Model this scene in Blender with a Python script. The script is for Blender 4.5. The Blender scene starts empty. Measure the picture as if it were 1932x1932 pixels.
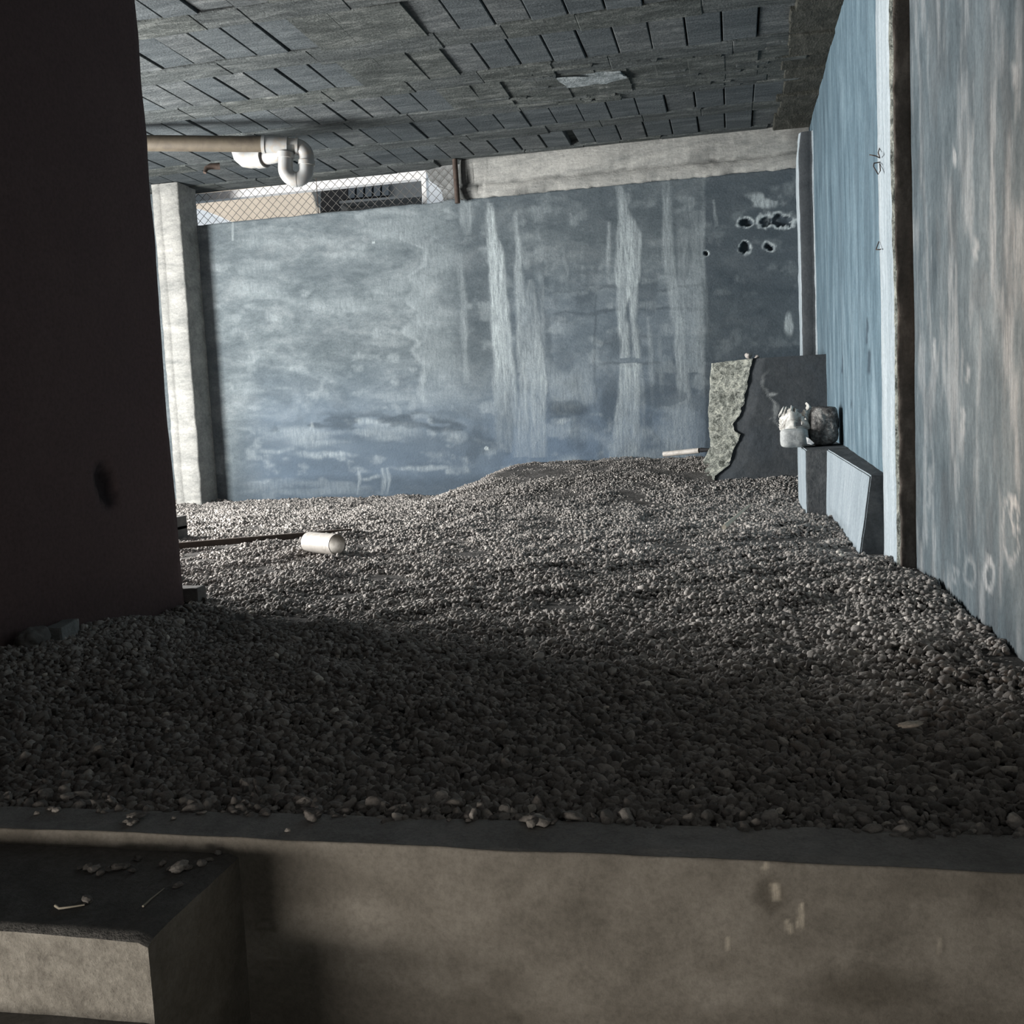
import bpy, bmesh, math, random
import numpy as np
from mathutils import Matrix, Vector, Euler

random.seed(7)
rng = np.random.default_rng(11)
scene = bpy.context.scene
COL = scene.collection

# ------------------------------------------------------------------ camera
F = 1932.0
CX = 966.0
EYE = 0.62
M = None
def _calib():
    global M
    down = np.array([1009.0, 20500.0, F]); down /= np.linalg.norm(down)
    fy = np.array([1386.0 - CX, 763.0 - CX, F]); fy -= down * fy.dot(down); fy /= np.linalg.norm(fy)
    rx = np.cross(down, fy)
    if rx[0] < 0: rx = -rx
    M = np.stack([rx, fy, -down])
_calib()
CAM = np.array([0, 0, EYE])
def ray(px, py): return M @ np.array([px - CX, py - CX, F])
def at(px, py, Y):
    d = ray(px, py); return CAM + d * Y / d[1]
def atx(px, py, X):
    d = ray(px, py); return CAM + d * X / d[0]
def atz(px, py, Z=0.0):
    d = ray(px, py); return CAM + d * (Z - EYE) / d[2]

cam_data = bpy.data.cameras.new('camera')
cam_data.sensor_fit = 'HORIZONTAL'; cam_data.sensor_width = 36.0; cam_data.lens = 36.0
cam_data.clip_start = 0.02; cam_data.clip_end = 200
cam = bpy.data.objects.new('camera', cam_data); COL.objects.link(cam)
R = Matrix(((M[0, 0], -M[0, 1], -M[0, 2]), (M[1, 0], -M[1, 1], -M[1, 2]), (M[2, 0], -M[2, 1], -M[2, 2])))
cam.matrix_world = Matrix.Translation((0, 0, EYE)) @ R.to_4x4()
scene.camera = cam
vs = scene.view_settings
vs.view_transform = 'Standard'; vs.look = 'None'; vs.gamma = 1.0; vs.use_curve_mapping = False
vs.exposure = 0.0

# ------------------------------------------------------------------ numpy noise
def _h(ix, iy, s):
    n = (ix.astype(np.int64) * 374761393 + iy.astype(np.int64) * 668265263 + s * 1442695041) & 0x7fffffff
    n = ((n ^ (n >> 13)) * 1274126177) & 0x7fffffff
    n = ((n ^ (n >> 16)) * 668265263) & 0x7fffffff
    return ((n ^ (n >> 15)) & 0xffff) / 65535.0
def vn(x, y, s=0):
    x = np.asarray(x, float); y = np.asarray(y, float)
    x0 = np.floor(x); y0 = np.floor(y); fx = x - x0; fy = y - y0
    fx = fx * fx * (3 - 2 * fx); fy = fy * fy * (3 - 2 * fy)
    a = _h(x0, y0, s); b = _h(x0 + 1, y0, s); c = _h(x0, y0 + 1, s); d = _h(x0 + 1, y0 + 1, s)
    return (a * (1 - fx) + b * fx) * (1 - fy) + (c * (1 - fx) + d * fx) * fy
def fbm(x, y, s=0, o=5):
    t = 0; a = 0.5; n = 0
    for i in range(o):
        t = t + a * vn(x * 2 ** i + 17.3 * i, y * 2 ** i - 9.1 * i, s + i); n += a; a *= 0.5
    return t / n
def ss(a, b, x):
    t = np.clip((np.asarray(x, float) - a) / (b - a), 0, 1); return t * t * (3 - 2 * t)

# ------------------------------------------------------------------ materials
def nt(name):
    m = bpy.data.materials.new(name); m.use_nodes = True
    t = m.node_tree; t.nodes.clear()
    o = t.nodes.new('ShaderNodeOutputMaterial'); p = t.nodes.new('ShaderNodeBsdfPrincipled')
    t.links.new(p.outputs[0], o.inputs[0])
    return m, t, p
def N(t, typ, **kw):
    n = t.nodes.new(typ)
    for k, v in kw.items(): setattr(n, k, v)
    return n
def noise(t, vec, scale, detail=6, rough=0.6, dist=0.0):
    n = N(t, 'ShaderNodeTexNoise'); n.inputs['Scale'].default_value = scale
    n.inputs['Detail'].default_value = detail; n.inputs['Roughness'].default_value = rough
    n.inputs['Distortion'].default_value = dist
    t.links.new(vec, n.inputs['Vector']); return n.outputs[0]
def mapping(t, vec, scale=(1, 1, 1), rot=(0, 0, 0)):
    n = N(t, 'ShaderNodeMapping'); n.inputs['Scale'].default_value = scale; n.inputs['Rotation'].default_value = rot
    t.links.new(vec, n.inputs['Vector']); return n.outputs[0]
def ramp(t, fac, stops):
    n = N(t, 'ShaderNodeValToRGB'); e = n.color_ramp.elements
    while len(e) < len(stops): e.new(0.5)
    for i, (p, c) in enumerate(stops):
        e[i].position = p; e[i].color = (c, c, c, 1) if isinstance(c, (int, float)) else (*c, 1)
    t.links.new(fac, n.inputs[0]); return n.outputs[0]
def mix(t, fac, a, b, mode='MIX'):
    n = N(t, 'ShaderNodeMix', data_type='RGBA', blend_type=mode)
    for sock, v in ((n.inputs[0], fac), (n.inputs[6], a), (n.inputs[7], b)):
        if isinstance(v, (int, float)): sock.default_value = v
        elif isinstance(v, tuple): sock.default_value = (*v, 1)
        else: t.links.new(v, sock)
    return n.outputs[2]
def math_(t, op, a, b=None, clamp=False):
    n = N(t, 'ShaderNodeMath', operation=op); n.use_clamp = clamp
    for s, v in ((n.inputs[0], a), (n.inputs[1], b)):
        if v is None: continue
        if isinstance(v, (int, float)): s.default_value = v
        else: t.links.new(v, s)
    return n.outputs[0]
def bump(t, p, h, strength=0.5, dist=0.02, prev=None):
    n = N(t, 'ShaderNodeBump'); n.inputs['Strength'].default_value = strength; n.inputs['Distance'].default_value = dist
    t.links.new(h, n.inputs['Height'])
    if prev is not None: t.links.new(prev, n.inputs['Normal'])
    t.links.new(n.outputs[0], p.inputs['Normal']); return n.outputs[0]
def attr(t, name):
    n = N(t, 'ShaderNodeAttribute', attribute_name=name); return n.outputs['Fac']
def coords(t):
    return N(t, 'ShaderNodeTexCoord').outputs['Object']

def plaster(name, dark, mid, light, scale=2.2, stretch=(1, 1, 1), rough=0.9, bmp=0.5, bdist=0.012, grain=70,
            stains=False, eff=(0.62, 0.68, 0.70), damp_dark=(0.07, 0.085, 0.10), tint=(0.30, 0.21, 0.16), contrast=0.5, spec=0.2):
    m, t, p = nt(name)
    v = coords(t)
    vs_ = mapping(t, v, stretch)
    n1 = noise(t, vs_, scale, 9, 0.62, 0.6)
    n2 = noise(t, vs_, scale * 5.3, 8, 0.65, 0.3)
    n3 = noise(t, v, grain, 4, 0.7)
    f = math_(t, 'ADD', math_(t, 'MULTIPLY', n1, 0.62), math_(t, 'MULTIPLY', n2, 0.38))
    lo, hi = 0.5 - 0.22 / (contrast * 2), 0.5 + 0.22 / (contrast * 2)
    c = ramp(t, f, [(max(0.02, lo), dark), (0.5, mid), (min(0.98, hi), light)])
    g = ramp(t, n3, [(0.3, 0.72), (0.55, 1.0), (0.75, 1.16)])
    c = mix(t, 0.75, c, g, 'MULTIPLY')
    h = math_(t, 'ADD', math_(t, 'MULTIPLY', n2, 0.6), math_(t, 'MULTIPLY', n3, 0.35))
    if stains:
        a_d = attr(t, 'damp_dark'); a_e = attr(t, 'eff'); a_w = attr(t, 'tint')
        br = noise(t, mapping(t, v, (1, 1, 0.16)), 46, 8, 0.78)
        c = mix(t, a_w, c, tint)
        c = mix(t, math_(t, 'MULTIPLY', a_d, ramp(t, n2, [(0.25, 0.7), (0.7, 1.0)])), c, mix(t, 0.75, damp_dark, g, 'MULTIPLY'))
        e = math_(t, 'MULTIPLY', a_e, ramp(t, br, [(0.30, 0.12), (0.48, 0.75), (0.66, 1.35)]), True)
        c = mix(t, e, c, mix(t, 0.6, eff, g, 'MULTIPLY'))
        h = math_(t, 'ADD', h, math_(t, 'MULTIPLY', e, 0.25))
    t.links.new(c, p.inputs['Base Color'])
    p.inputs['Roughness'].default_value = rough; p.inputs['Specular IOR Level'].default_value = spec
    bump(t, p, h, bmp, bdist)
    return m
def plain(name, col, rough=0.6, metal=0.0, var=0.25, scale=18, bmp=0.15, spec=0.4, dirt=None, dscale=9):
    m, t, p = nt(name); v = coords(t)
    n1 = noise(t, v, scale, 6, 0.65)
    g = ramp(t, n1, [(0.25, 1 - var), (0.75, 1 + var * 0.6)])
    c = mix(t, 1.0, col, g, 'MULTIPLY')
    if dirt:
        c = mix(t, ramp(t, noise(t, v, dscale, 7, 0.7, 0.8), [(0.48, 0.0), (0.66, 0.9)]), c, dirt)
    t.links.new(c, p.inputs['Base Color'])
    p.inputs['Roughness'].default_value = rough; p.inputs['Metallic'].default_value = metal
    p.inputs['Specular IOR Level'].default_value = spec
    bump(t, p, n1, bmp, 0.005)
    return m

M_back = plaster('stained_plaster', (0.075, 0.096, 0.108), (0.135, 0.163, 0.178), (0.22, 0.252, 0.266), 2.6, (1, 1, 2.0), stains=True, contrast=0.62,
                 tint=(0.105, 0.145, 0.195), damp_dark=(0.034, 0.048, 0.062), eff=(0.42, 0.48, 0.50), bmp=0.8)
M_wall_far = plaster('blue_streaked_plaster', (0.056, 0.092, 0.118), (0.100, 0.153, 0.190), (0.165, 0.238, 0.28), 5.0, (1, 1, 0.30), contrast=0.66, eff=(0.30, 0.40, 0.46), bmp=0.6, stains=True,
                     damp_dark=(0.04, 0.06, 0.08))
M_wall_near = plaster('grey_streaked_plaster', (0.044, 0.061, 0.072), (0.090, 0.115, 0.130), (0.15, 0.181, 0.198), 5.0, (1, 1, 0.42), contrast=0.66, eff=(0.42, 0.44, 0.45), bmp=0.7, stains=True,
                      damp_dark=(0.07, 0.075, 0.08), tint=(0.34, 0.24, 0.18))
M_conc = plaster('grey_concrete', (0.13, 0.14, 0.14), (0.23, 0.24, 0.24), (0.36, 0.37, 0.36), 4, contrast=0.6, bmp=0.8)
M_conc_light = plaster('pale_concrete', (0.19, 0.20, 0.195), (0.33, 0.335, 0.32), (0.47, 0.47, 0.445), 4.5, (0.5, 1, 1.6), contrast=0.65, bmp=0.8, stains=True, damp_dark=(0.05, 0.055, 0.055))
M_block = plaster('ceiling_block', (0.040, 0.050, 0.056), (0.072, 0.085, 0.092), (0.118, 0.134, 0.142), 4, (0.45, 2.2, 1), contrast=0.75, bmp=1.0, grain=80, bdist=0.02)
M_block2 = plaster('ceiling_block_pale', (0.048, 0.056, 0.060), (0.088, 0.099, 0.103), (0.16, 0.172, 0.174), 7, (0.5, 2.0, 1), contrast=0.8, bmp=1.0, grain=70, bdist=0.02)
M_joist = plaster('joist_concrete', (0.038, 0.045, 0.047), (0.076, 0.087, 0.088), (0.15, 0.164, 0.163), 7, (0.4, 2.2, 1), contrast=0.85, bmp=1.0, grain=60, bdist=0.03)
M_patch = plaster('rough_joint_mortar', (0.034, 0.040, 0.039), (0.074, 0.084, 0.081), (0.17, 0.182, 0.175), 7, (0.5, 1.6, 1), contrast=0.75, bmp=1.0, bdist=0.03)
M_edge = plaster('rough_edge_mortar', (0.025, 0.027, 0.023), (0.065, 0.067, 0.057), (0.12, 0.12, 0.104), 9, (1.6, 0.7, 1), contrast=0.8, bmp=1.0, bdist=0.04)
M_pier = plaster('dark_brown_render', (0.085, 0.06, 0.062), (0.10, 0.07, 0.07), (0.118, 0.085, 0.083), 1.6, contrast=0.4, bmp=0.25, stains=True, damp_dark=(0.012, 0.012, 0.014))
M_low = plaster('warm_grey_render', (0.16, 0.148, 0.128), (0.29, 0.27, 0.238), (0.40, 0.377, 0.338), 2.6, contrast=0.65, bmp=0.5, grain=130, bdist=0.006,
                stains=True, damp_dark=(0.075, 0.065, 0.05), eff=(0.72, 0.66, 0.56))
M_ledge = plaster('dusty_cement_top', (0.26, 0.256, 0.25), (0.40, 0.395, 0.385), (0.54, 0.53, 0.515), 5, contrast=0.6, bmp=0.7, grain=160, bdist=0.008)
M_tread = plaster('dusty_step_top', (0.15, 0.148, 0.145), (0.22, 0.217, 0.21), (0.31, 0.305, 0.297), 5, contrast=0.7, bmp=1.0, grain=120, bdist=0.014)
M_step = plaster('grainy_cement', (0.24, 0.225, 0.20), (0.46, 0.435, 0.39), (0.66, 0.63, 0.57), 14, contrast=0.7, bmp=1.0, grain=230, bdist=0.01)
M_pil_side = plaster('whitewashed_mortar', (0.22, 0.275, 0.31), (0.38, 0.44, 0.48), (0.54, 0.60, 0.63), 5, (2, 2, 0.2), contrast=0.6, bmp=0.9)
M_pil_front = plaster('brown_concrete_shaded', (0.055, 0.05, 0.045), (0.115, 0.10, 0.088), (0.24, 0.21, 0.185), 5, (1, 1, 0.5), contrast=0.7, bmp=0.8)  # own brown, with the shade of the unlit front put into the tone
M_stub = plaster('dark_damp_plaster', (0.042, 0.049, 0.056), (0.06, 0.068, 0.075), (0.088, 0.096, 0.102), 4, contrast=0.5, bmp=0.5, stains=True, eff=(0.34, 0.36, 0.36))
M_core = plaster('broken_rubble_core', (0.08, 0.09, 0.08), (0.36, 0.385, 0.35), (0.70, 0.72, 0.64), 20, contrast=1.1, bmp=1.0, bdist=0.04, grain=90)
M_bench = plaster('blue_render_lit', (0.18, 0.22, 0.25), (0.27, 0.32, 0.355), (0.38, 0.43, 0.465), 5, (1.5, 1.5, 0.25), contrast=0.5, bmp=0.5)  # pale tone carries the light falling on the bench sides
M_bench_dark = plaster('bench_concrete_shaded', (0.06, 0.065, 0.068), (0.10, 0.105, 0.11), (0.16, 0.165, 0.165), 7, contrast=0.6, bmp=0.7)  # same bench, shade of its front and top put into the colour
M_soil = plaster('gravel_bed_soil', (0.045, 0.042, 0.04), (0.10, 0.095, 0.09), (0.19, 0.18, 0.175), 9, contrast=0.8, bmp=1.0, bdist=0.03, grain=60)
M_pvc = plain('white_plastic_pipe', (0.31, 0.32, 0.32), 0.35, var=0.12, dirt=(0.33, 0.29, 0.24), dscale=14, spec=0.5)
M_pvc_tan = plain('tan_plastic_pipe', (0.105, 0.088, 0.064), 0.5, var=0.2, dirt=(0.07, 0.058, 0.045), spec=0.5)
M_pvc_scrap = plain('dusty_white_plastic', (0.50, 0.475, 0.44), 0.55, var=0.2, dirt=(0.33, 0.31, 0.28), dscale=20)
M_rim = plain('dark_cut_edge', (0.16, 0.15, 0.135), 0.8)  # darker ring on the cut end
M_pvc_in = plain('darker_pipe_inside', (0.34, 0.32, 0.29), 0.8, var=0.3, dirt=(0.18, 0.165, 0.14), dscale=24)  # darker than the outside of the pipe
M_rust = plain('rusty_steel', (0.075, 0.055, 0.045), 0.75, 0.3, var=0.5, scale=40)
M_wire = plain('galvanised_wire', (0.15, 0.145, 0.135), 0.5, 0.4, var=0.3, scale=60)
M_wood = plain('dark_wood', (0.07, 0.055, 0.045), 0.8, var=0.4, scale=25)
M_reed = plain('dry_reed', (0.62, 0.57, 0.47), 0.8, var=0.3, scale=40)
M_brick = plain('grey_hollow_block', (0.15, 0.145, 0.14), 0.9, var=0.4, scale=30, bmp=0.6)
M_white = plain('white_paint', (0.80, 0.80, 0.80), 0.6, var=0.05)
M_cream = plain('cream_render', (0.80, 0.66, 0.52), 0.85, var=0.10, scale=4)
M_hgrey = plain('dark_house_render', (0.15, 0.155, 0.155), 0.85, var=0.25, scale=6)
M_hdark = plain('dark_opening', (0.012, 0.012, 0.014), 0.8, var=0.3)
M_slat = plain('blue_grey_shutter', (0.06, 0.073, 0.085), 0.6, var=0.2)
M_cement = plaster('cement_lump', (0.30, 0.32, 0.33), (0.44, 0.46, 0.46), (0.58, 0.60, 0.59), 8, (0.6, 0.6, 2.4), contrast=0.6, bmp=0.6)
M_bag = plain('white_plastic_film', (0.60, 0.60, 0.57), 0.4, var=0.3, scale=30, bmp=0.6, dirt=(0.10, 0.085, 0.07), dscale=24)
M_sack = plaster('mottled_sack', (0.045, 0.042, 0.042), (0.16, 0.155, 0.15), (0.50, 0.49, 0.47), 11, contrast=0.95, bmp=1.0, bdist=0.03, grain=40)

# ------------------------------------------------------------------ build helpers
def tag(o, label, cat, group=None, kind=None):
    if label: o['label'] = label
    if cat: o['category'] = cat
    if group: o['group'] = group
    if kind: o['kind'] = kind
    return o
def link_mesh(name, me, mats, parent=None, loc=None):
    o = bpy.data.objects.new(name, me); COL.objects.link(o)
    for m in (mats if isinstance(mats, (list, tuple)) else [mats]): me.materials.append(m)
    if parent: o.parent = parent
    if loc is not None: o.location = loc
    return o
def from_bm(name, bm, mats, parent=None, loc=None, smooth=False):
    me = bpy.data.meshes.new(name); bmesh.ops.recalc_face_normals(bm, faces=bm.faces); bm.to_mesh(me); bm.free()
    if smooth: me.shade_smooth()
    return link_mesh(name, me, mats, parent, loc)
def empty(name, loc, rz=0.0):
    o = bpy.data.objects.new(name, None); COL.objects.link(o); o.location = loc; o.rotation_euler = (0, 0, rz)
    o.empty_display_size = 0.05
    return o
def structure(o): o['kind'] = 'structure'; return o
def box(bm, x0, x1, y0, y1, z0, z1, mat=0, ch=0.0, top_only=False):
    vs_ = [bm.verts.new(c) for c in ((x0, y0, z0), (x1, y0, z0), (x1, y1, z0), (x0, y1, z0), (x0, y0, z1), (x1, y0, z1), (x1, y1, z1), (x0, y1, z1))]
    fs = [bm.faces.new([vs_[i] for i in q]) for q in ((0, 3, 2, 1), (4, 5, 6, 7), (0, 1, 5, 4), (1, 2, 6, 5), (2, 3, 7, 6), (3, 0, 4, 7))]
    for f in fs: f.material_index = mat
    if ch > 0:
        es = list({e for f in fs for e in f.edges})
        r = bmesh.ops.bevel(bm, geom=es, offset=ch, segments=2, affect='EDGES', profile=0.6)
        for f in r['faces']: f.material_index = mat
def rough_box(name, x0, x1, y0, y1, z0, z1, mat, cell=0.03, amp=0.004, seed=0, parent=None, loc=(0, 0, 0), ch=0.006):
    bm = bmesh.new(); box(bm, x0, x1, y0, y1, z0, z1, 0, ch)
    n = max(x1 - x0, y1 - y0, z1 - z0) / cell
    for it in range(7):
        es = [e for e in bm.edges if e.calc_length() > cell * 1.5]
        if not es or len(bm.verts) > 60000: break
        bmesh.ops.subdivide_edges(bm, edges=es, cuts=1, use_grid_fill=True)
    bm.normal_update()
    for v in bm.verts:
        c = v.co
        a = float(fbm(c.x * 9 + c.z * 5 + seed, c.y * 9 + c.z * 7.3, seed, 4)) - 0.5
        v.co = c + v.normal * a * amp * 2
    return from_bm(name, bm, mat, parent, loc, smooth=False)
def np_mesh(name, verts, faces, mats, parent=None, loc=None, smooth=False, fmat=None, attrs=None):
    me = bpy.data.meshes.new(name)
    verts = np.asarray(verts, np.float32); faces = np.asarray(faces, np.int32)
    k = faces.shape[1]; nf = len(faces)
    me.vertices.add(len(verts)); me.vertices.foreach_set('co', verts.ravel())
    me.loops.add(nf * k); me.loops.foreach_set('vertex_index', faces.ravel())
    me.polygons.add(nf); me.polygons.foreach_set('loop_start', np.arange(0, nf * k, k, dtype=np.int32))
    if fmat is not None: me.polygons.foreach_set('material_index', np.asarray(fmat, np.int32))
    me.update(calc_edges=True)
    for an, av in (attrs or {}).items():
        a = me.attributes.new(an, 'FLOAT', 'POINT'); a.data.foreach_set('value', np.asarray(av, np.float32))
    if smooth: me.shade_smooth()
    return link_mesh(name, me, mats, parent, loc)
def grid_faces(nu, nv, off=0):
    i, j = np.meshgrid(np.arange(nu - 1), np.arange(nv - 1), indexing='ij')
    a = (i * nv + j).ravel() + off
    return np.stack([a, a + nv, a + nv + 1, a + 1], 1)
def tube(bm, pts, r, seg=14, cap=True, radii=None, mat=0):
    pts = [Vector(p) for p in pts]; rings = []
    up = Vector((0, 0, 1)); prev = None
    for i, p in enumerate(pts):
        d = (pts[min(i + 1, len(pts) - 1)] - pts[max(i - 1, 0)]).normalized()
        if prev is None:
            a = d.cross(up)
            if a.length < 1e-3: a = d.cross(Vector((1, 0, 0)))
            a.normalize()
        else:
            a = prev - d * prev.dot(d); a.normalize()
        prev = a; b = d.cross(a); rr = radii[i] if radii else r
        rings.append([bm.verts.new(p + (a * math.cos(t) + b * math.sin(t)) * rr) for t in [2 * math.pi * k / seg for k in range(seg)]])
    for r0, r1 in zip(rings, rings[1:]):
        for k in range(seg):
            f = bm.faces.new((r0[k], r0[(k + 1) % seg], r1[(k + 1) % seg], r1[k])); f.material_index = mat; f.smooth = True
    if cap:
        for rg in (rings[0], rings[-1]):
            f = bm.faces.new(rg); f.material_index = mat
            for q in f.edges: q.smooth = False
    return rings
def arc(c, a, b, r, t0, t1, n=10):
    c = Vector(c); a = Vector(a); b = Vector(b)
    return [c + a * (r * math.cos(t0 + (t1 - t0) * i / n)) + b * (r * math.sin(t0 + (t1 - t0) * i / n)) for i in range(n + 1)]

# ------------------------------------------------------------------ room numbers (metres)
YB = 8.24          # back wall
ZC = 2.6855        # ceiling
XN = 0.652         # near right wall
XF = 0.607         # far right wall
XP = -2.0          # face of the left pier wall
YP = 3.37          # its far end
YL = 1.38          # face of the retaining wall

def mound(x, y):
    return 0.25 * ss(-2.45, -1.62, x) * ss(6.45, 7.95, y)
def ground(x, y):
    x = np.asarray(x, float); y = np.asarray(y, float)
    z = mound(x, y) + 0.030 * (fbm(x * 1.1 + 5, y * 1.1, 3, 4) - 0.5) * ss(1.5, 2.6, y)
    z = z + 0.03 * (fbm(x * 3.1 + 5, y * 3.1, 8, 4) - 0.5) * mound(x, y) * 4
    z = z + 0.05 * ss(-1.55, -2.0, x) * ss(3.3, 2.6, y)
    return z - 0.018 + .010 * ss(2.2, 1.6, y)

# ------------------------------------------------------------------ floor and gravel
nu, nv = 200, 230
X, Y = np.meshgrid(np.linspace(-5.9, 0.70, nu), np.linspace(1.45, 8.30, nv), indexing='ij')
V = np.stack([X, Y, ground(X, Y) - 0.004], -1).reshape(-1, 3)
structure(np_mesh('floor', V, grid_faces(nu, nv), M_soil, smooth=True))

def stone_protos(sub, n, seed):
    out = []
    r = np.random.default_rng(seed)
    for k in range(n):
        bm = bmesh.new(); bmesh.ops.create_icosphere(bm, subdivisions=sub, radius=1.0)
        co = np.array([v.co[:] for v in bm.verts]); fa = np.array([[v.index for v in f.verts] for f in bm.faces]); bm.free()
        for c in range(5):     # chop with random planes so the stones get blunt facets
            d = r.normal(size=3); d /= np.linalg.norm(d); h = r.uniform(0.5, 0.85)
            s = co @ d; over = np.clip(s - h, 0, None); co = co - over[:, None] * d * 0.85
        co *= 1 + 0.10 * r.normal(size=(len(co), 1))
        out.append((co, fa))
    return out
def rot_mats(n, r):
    yaw = r.uniform(0, 2 * np.pi, n); tx = r.normal(0, 0.62, n); ty = r.normal(0, 0.62, n)
    c, s = np.cos(yaw), np.sin(yaw); z = np.zeros(n); o = np.ones(n)
    Rz = np.stack([np.stack([c, -s, z], -1), np.stack([s, c, z], -1), np.stack([z, z, o], -1)], 1)
    c, s = np.cos(tx), np.sin(tx)
    Rx = np.stack([np.stack([o, z, z], -1), np.stack([z, c, -s], -1), np.stack([z, s, c], -1)], 1)
    c, s = np.cos(ty), np.sin(ty)
    Ry = np.stack([np.stack([c, z, s], -1), np.stack([z, o, z], -1), np.stack([-s, z, c], -1)], 1)
    return Rx @ Ry @ Rz

mg, t_, p_ = nt('river_gravel')
a_t = N(t_, 'ShaderNodeAttribute', attribute_name='tone')
v_ = coords(t_)
cr = ramp(t_, a_t.outputs['Fac'], [(0.0, (0.12, 0.115, 0.11)), (0.35, (0.25, 0.235, 0.222)), (0.7, (0.39, 0.368, 0.345)), (0.93, (0.54, 0.51, 0.48)), (1.0, (0.72, 0.68, 0.62))])
n_ = noise(t_, v_, 150, 4, 0.7)
cr = mix(t_, 0.9, cr, ramp(t_, n_, [(0.3, 0.66), (0.6, 1.1)]), 'MULTIPLY')
t_.links.new(cr, p_.inputs['Base Color']); p_.inputs['Roughness'].default_value = 0.85; p_.inputs['Specular IOR Level'].default_value = 0.25
bump(t_, p_, n_, 0.5, 0.004)
M_gravel = mg

def scatter():
    allV, allF, allT = [], [], []; off = 0
    def batch(x0, x1, y0, y1, dens, sub, seed, smin, smax, keep, layers=1):
        nonlocal off
        r = np.random.default_rng(seed)
        sp = 1 / math.sqrt(dens)
        gx, gy = np.meshgrid(np.arange(x0, x1, sp), np.arange(y0, y1, sp), indexing='ij')
        x = gx.ravel() + r.uniform(-.5, .5, gx.size) * sp * 1.15; y = gy.ravel() + r.uniform(-.5, .5, gx.size) * sp * 1.15
        k = keep(x, y, r); x, y = x[k], y[k]; n = len(x)
        if not n: return
        sz = np.exp(r.normal(math.log((smin * smax) ** .5), 0.30, n)); sz = np.clip(sz, smin * .7, smax * 1.25)
        sz = sz * (1 - 0.45 * np.clip(mound(x, y) * 4, 0, 1))
        asp = np.stack([r.uniform(.95, 1.45, n), r.uniform(.7, 1.05, n), r.uniform(.42, .8, n)], 1)
        lump = (0.042 * (fbm(x * 7, y * 7, 21, 4) - 0.5) + .060 * (fbm(x * 3.3, y * 4.5, 24, 4) - .5) * ss(2.5, 4, y)) * ss(1.42, 1.9, y)
        z = ground(x, y) + lump + sz * 0.22 * r.uniform(0.1, 1.5, n)
        P = np.stack([x, y, z], 1); Rm = rot_mats(n, r)
        tone = np.clip(r.beta(2.2, 2.4, n) * .9 + (r.random(n) > .965) * .35 + 0.25 * (fbm(x * 2, y * 2, 31, 3) - .5), 0, 1)
        protos = stone_protos(sub, 10, seed + 5); pick = r.integers(0, 10, n)
        for q, (co, fa) in enumerate(protos):
            m = pick == q; nn = int(m.sum())
            if not nn: continue
            L = co[None] * (asp[m] * sz[m, None] * 0.5)[:, None, :]
            W = np.einsum('nij,nkj->nki', Rm[m], L) + P[m][:, None, :]
            allV.append(W.reshape(-1, 3)); kv = len(co)
            allF.append((fa[None] + (np.arange(nn) * kv)[:, None, None] + off).reshape(-1, 3)); off += nn * kv
            allT.append(np.repeat(tone[m], kv))
    def free(x, y, r):
        ok = (x < np.where(y < 4.05, XN - .012, XF - .012))
        ok &= ~((x < XP + .012) & (y < YP + .03))
        ok &= ~((x > .575) & (y > 4.02) & (y < 4.42))
        ok &= ~((x > .485) & (y > 4.40) & (y < 5.95)) & ~((x > .375) & (y > 5.90) & (y < 6.65))
        ok &= ~((x > .10) & (y > 7.19)) & ~((x > -.16) & (y > 7.6)) & (y < YB - .01)
        ok &= ~((x < -4.46) & (x > -4.74) & (y > 7.95))
        return ok
    def near(x, y, r):
        edge = 1.463 + 0.035 * ss(-1.3, .4, x) + 0.016 * (vn(x * 22, 0 * x, 5) - .5) * 2
        dusty = ss(.25, .0, np.hypot((x - .55) / .9, (y - 2.55) / .7) - .15)
        return free(x, y, r) & (y > edge) & (r.random(len(x)) > .55 * dusty)
    def far(x, y, r):
        bare = np.clip(mound(x, y) * 4 - .2, 0, 1) * .35
        dusty = .5 * ss(.22, .0, np.hypot((x - .62), (y - 4.6) / 1.2))
        return free(x, y, r) & (r.random(len(x)) > np.maximum(bare, dusty))
    batch(-2.0, XN, 1.43, 3.0, 8200, 2, 101, .0105, .025, near)
    batch(-2.0, XN, 1.45, 3.0, 2600, 1, 102, .005, .010, near)
    batch(-5.5, XN, 3.0, YB, 6600, 1, 103, .0115, .026, far)
    Vv = np.concatenate(allV); Ff = np.concatenate(allF); T = np.concatenate(allT)
    o = np_mesh('gravel', Vv, Ff, M_gravel, smooth=False, attrs={'tone': T})
    tag(o, 'loose grey river gravel covering the whole floor between the walls', 'gravel', kind='stuff')
scatter()

# ------------------------------------------------------------------ wall grids with stains
def pxgrid(P):
    d = (P - CAM) @ M      # camera space
    return d[..., 0] / d[..., 2] * F + CX, d[..., 1] / d[..., 2] * F + CX

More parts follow.
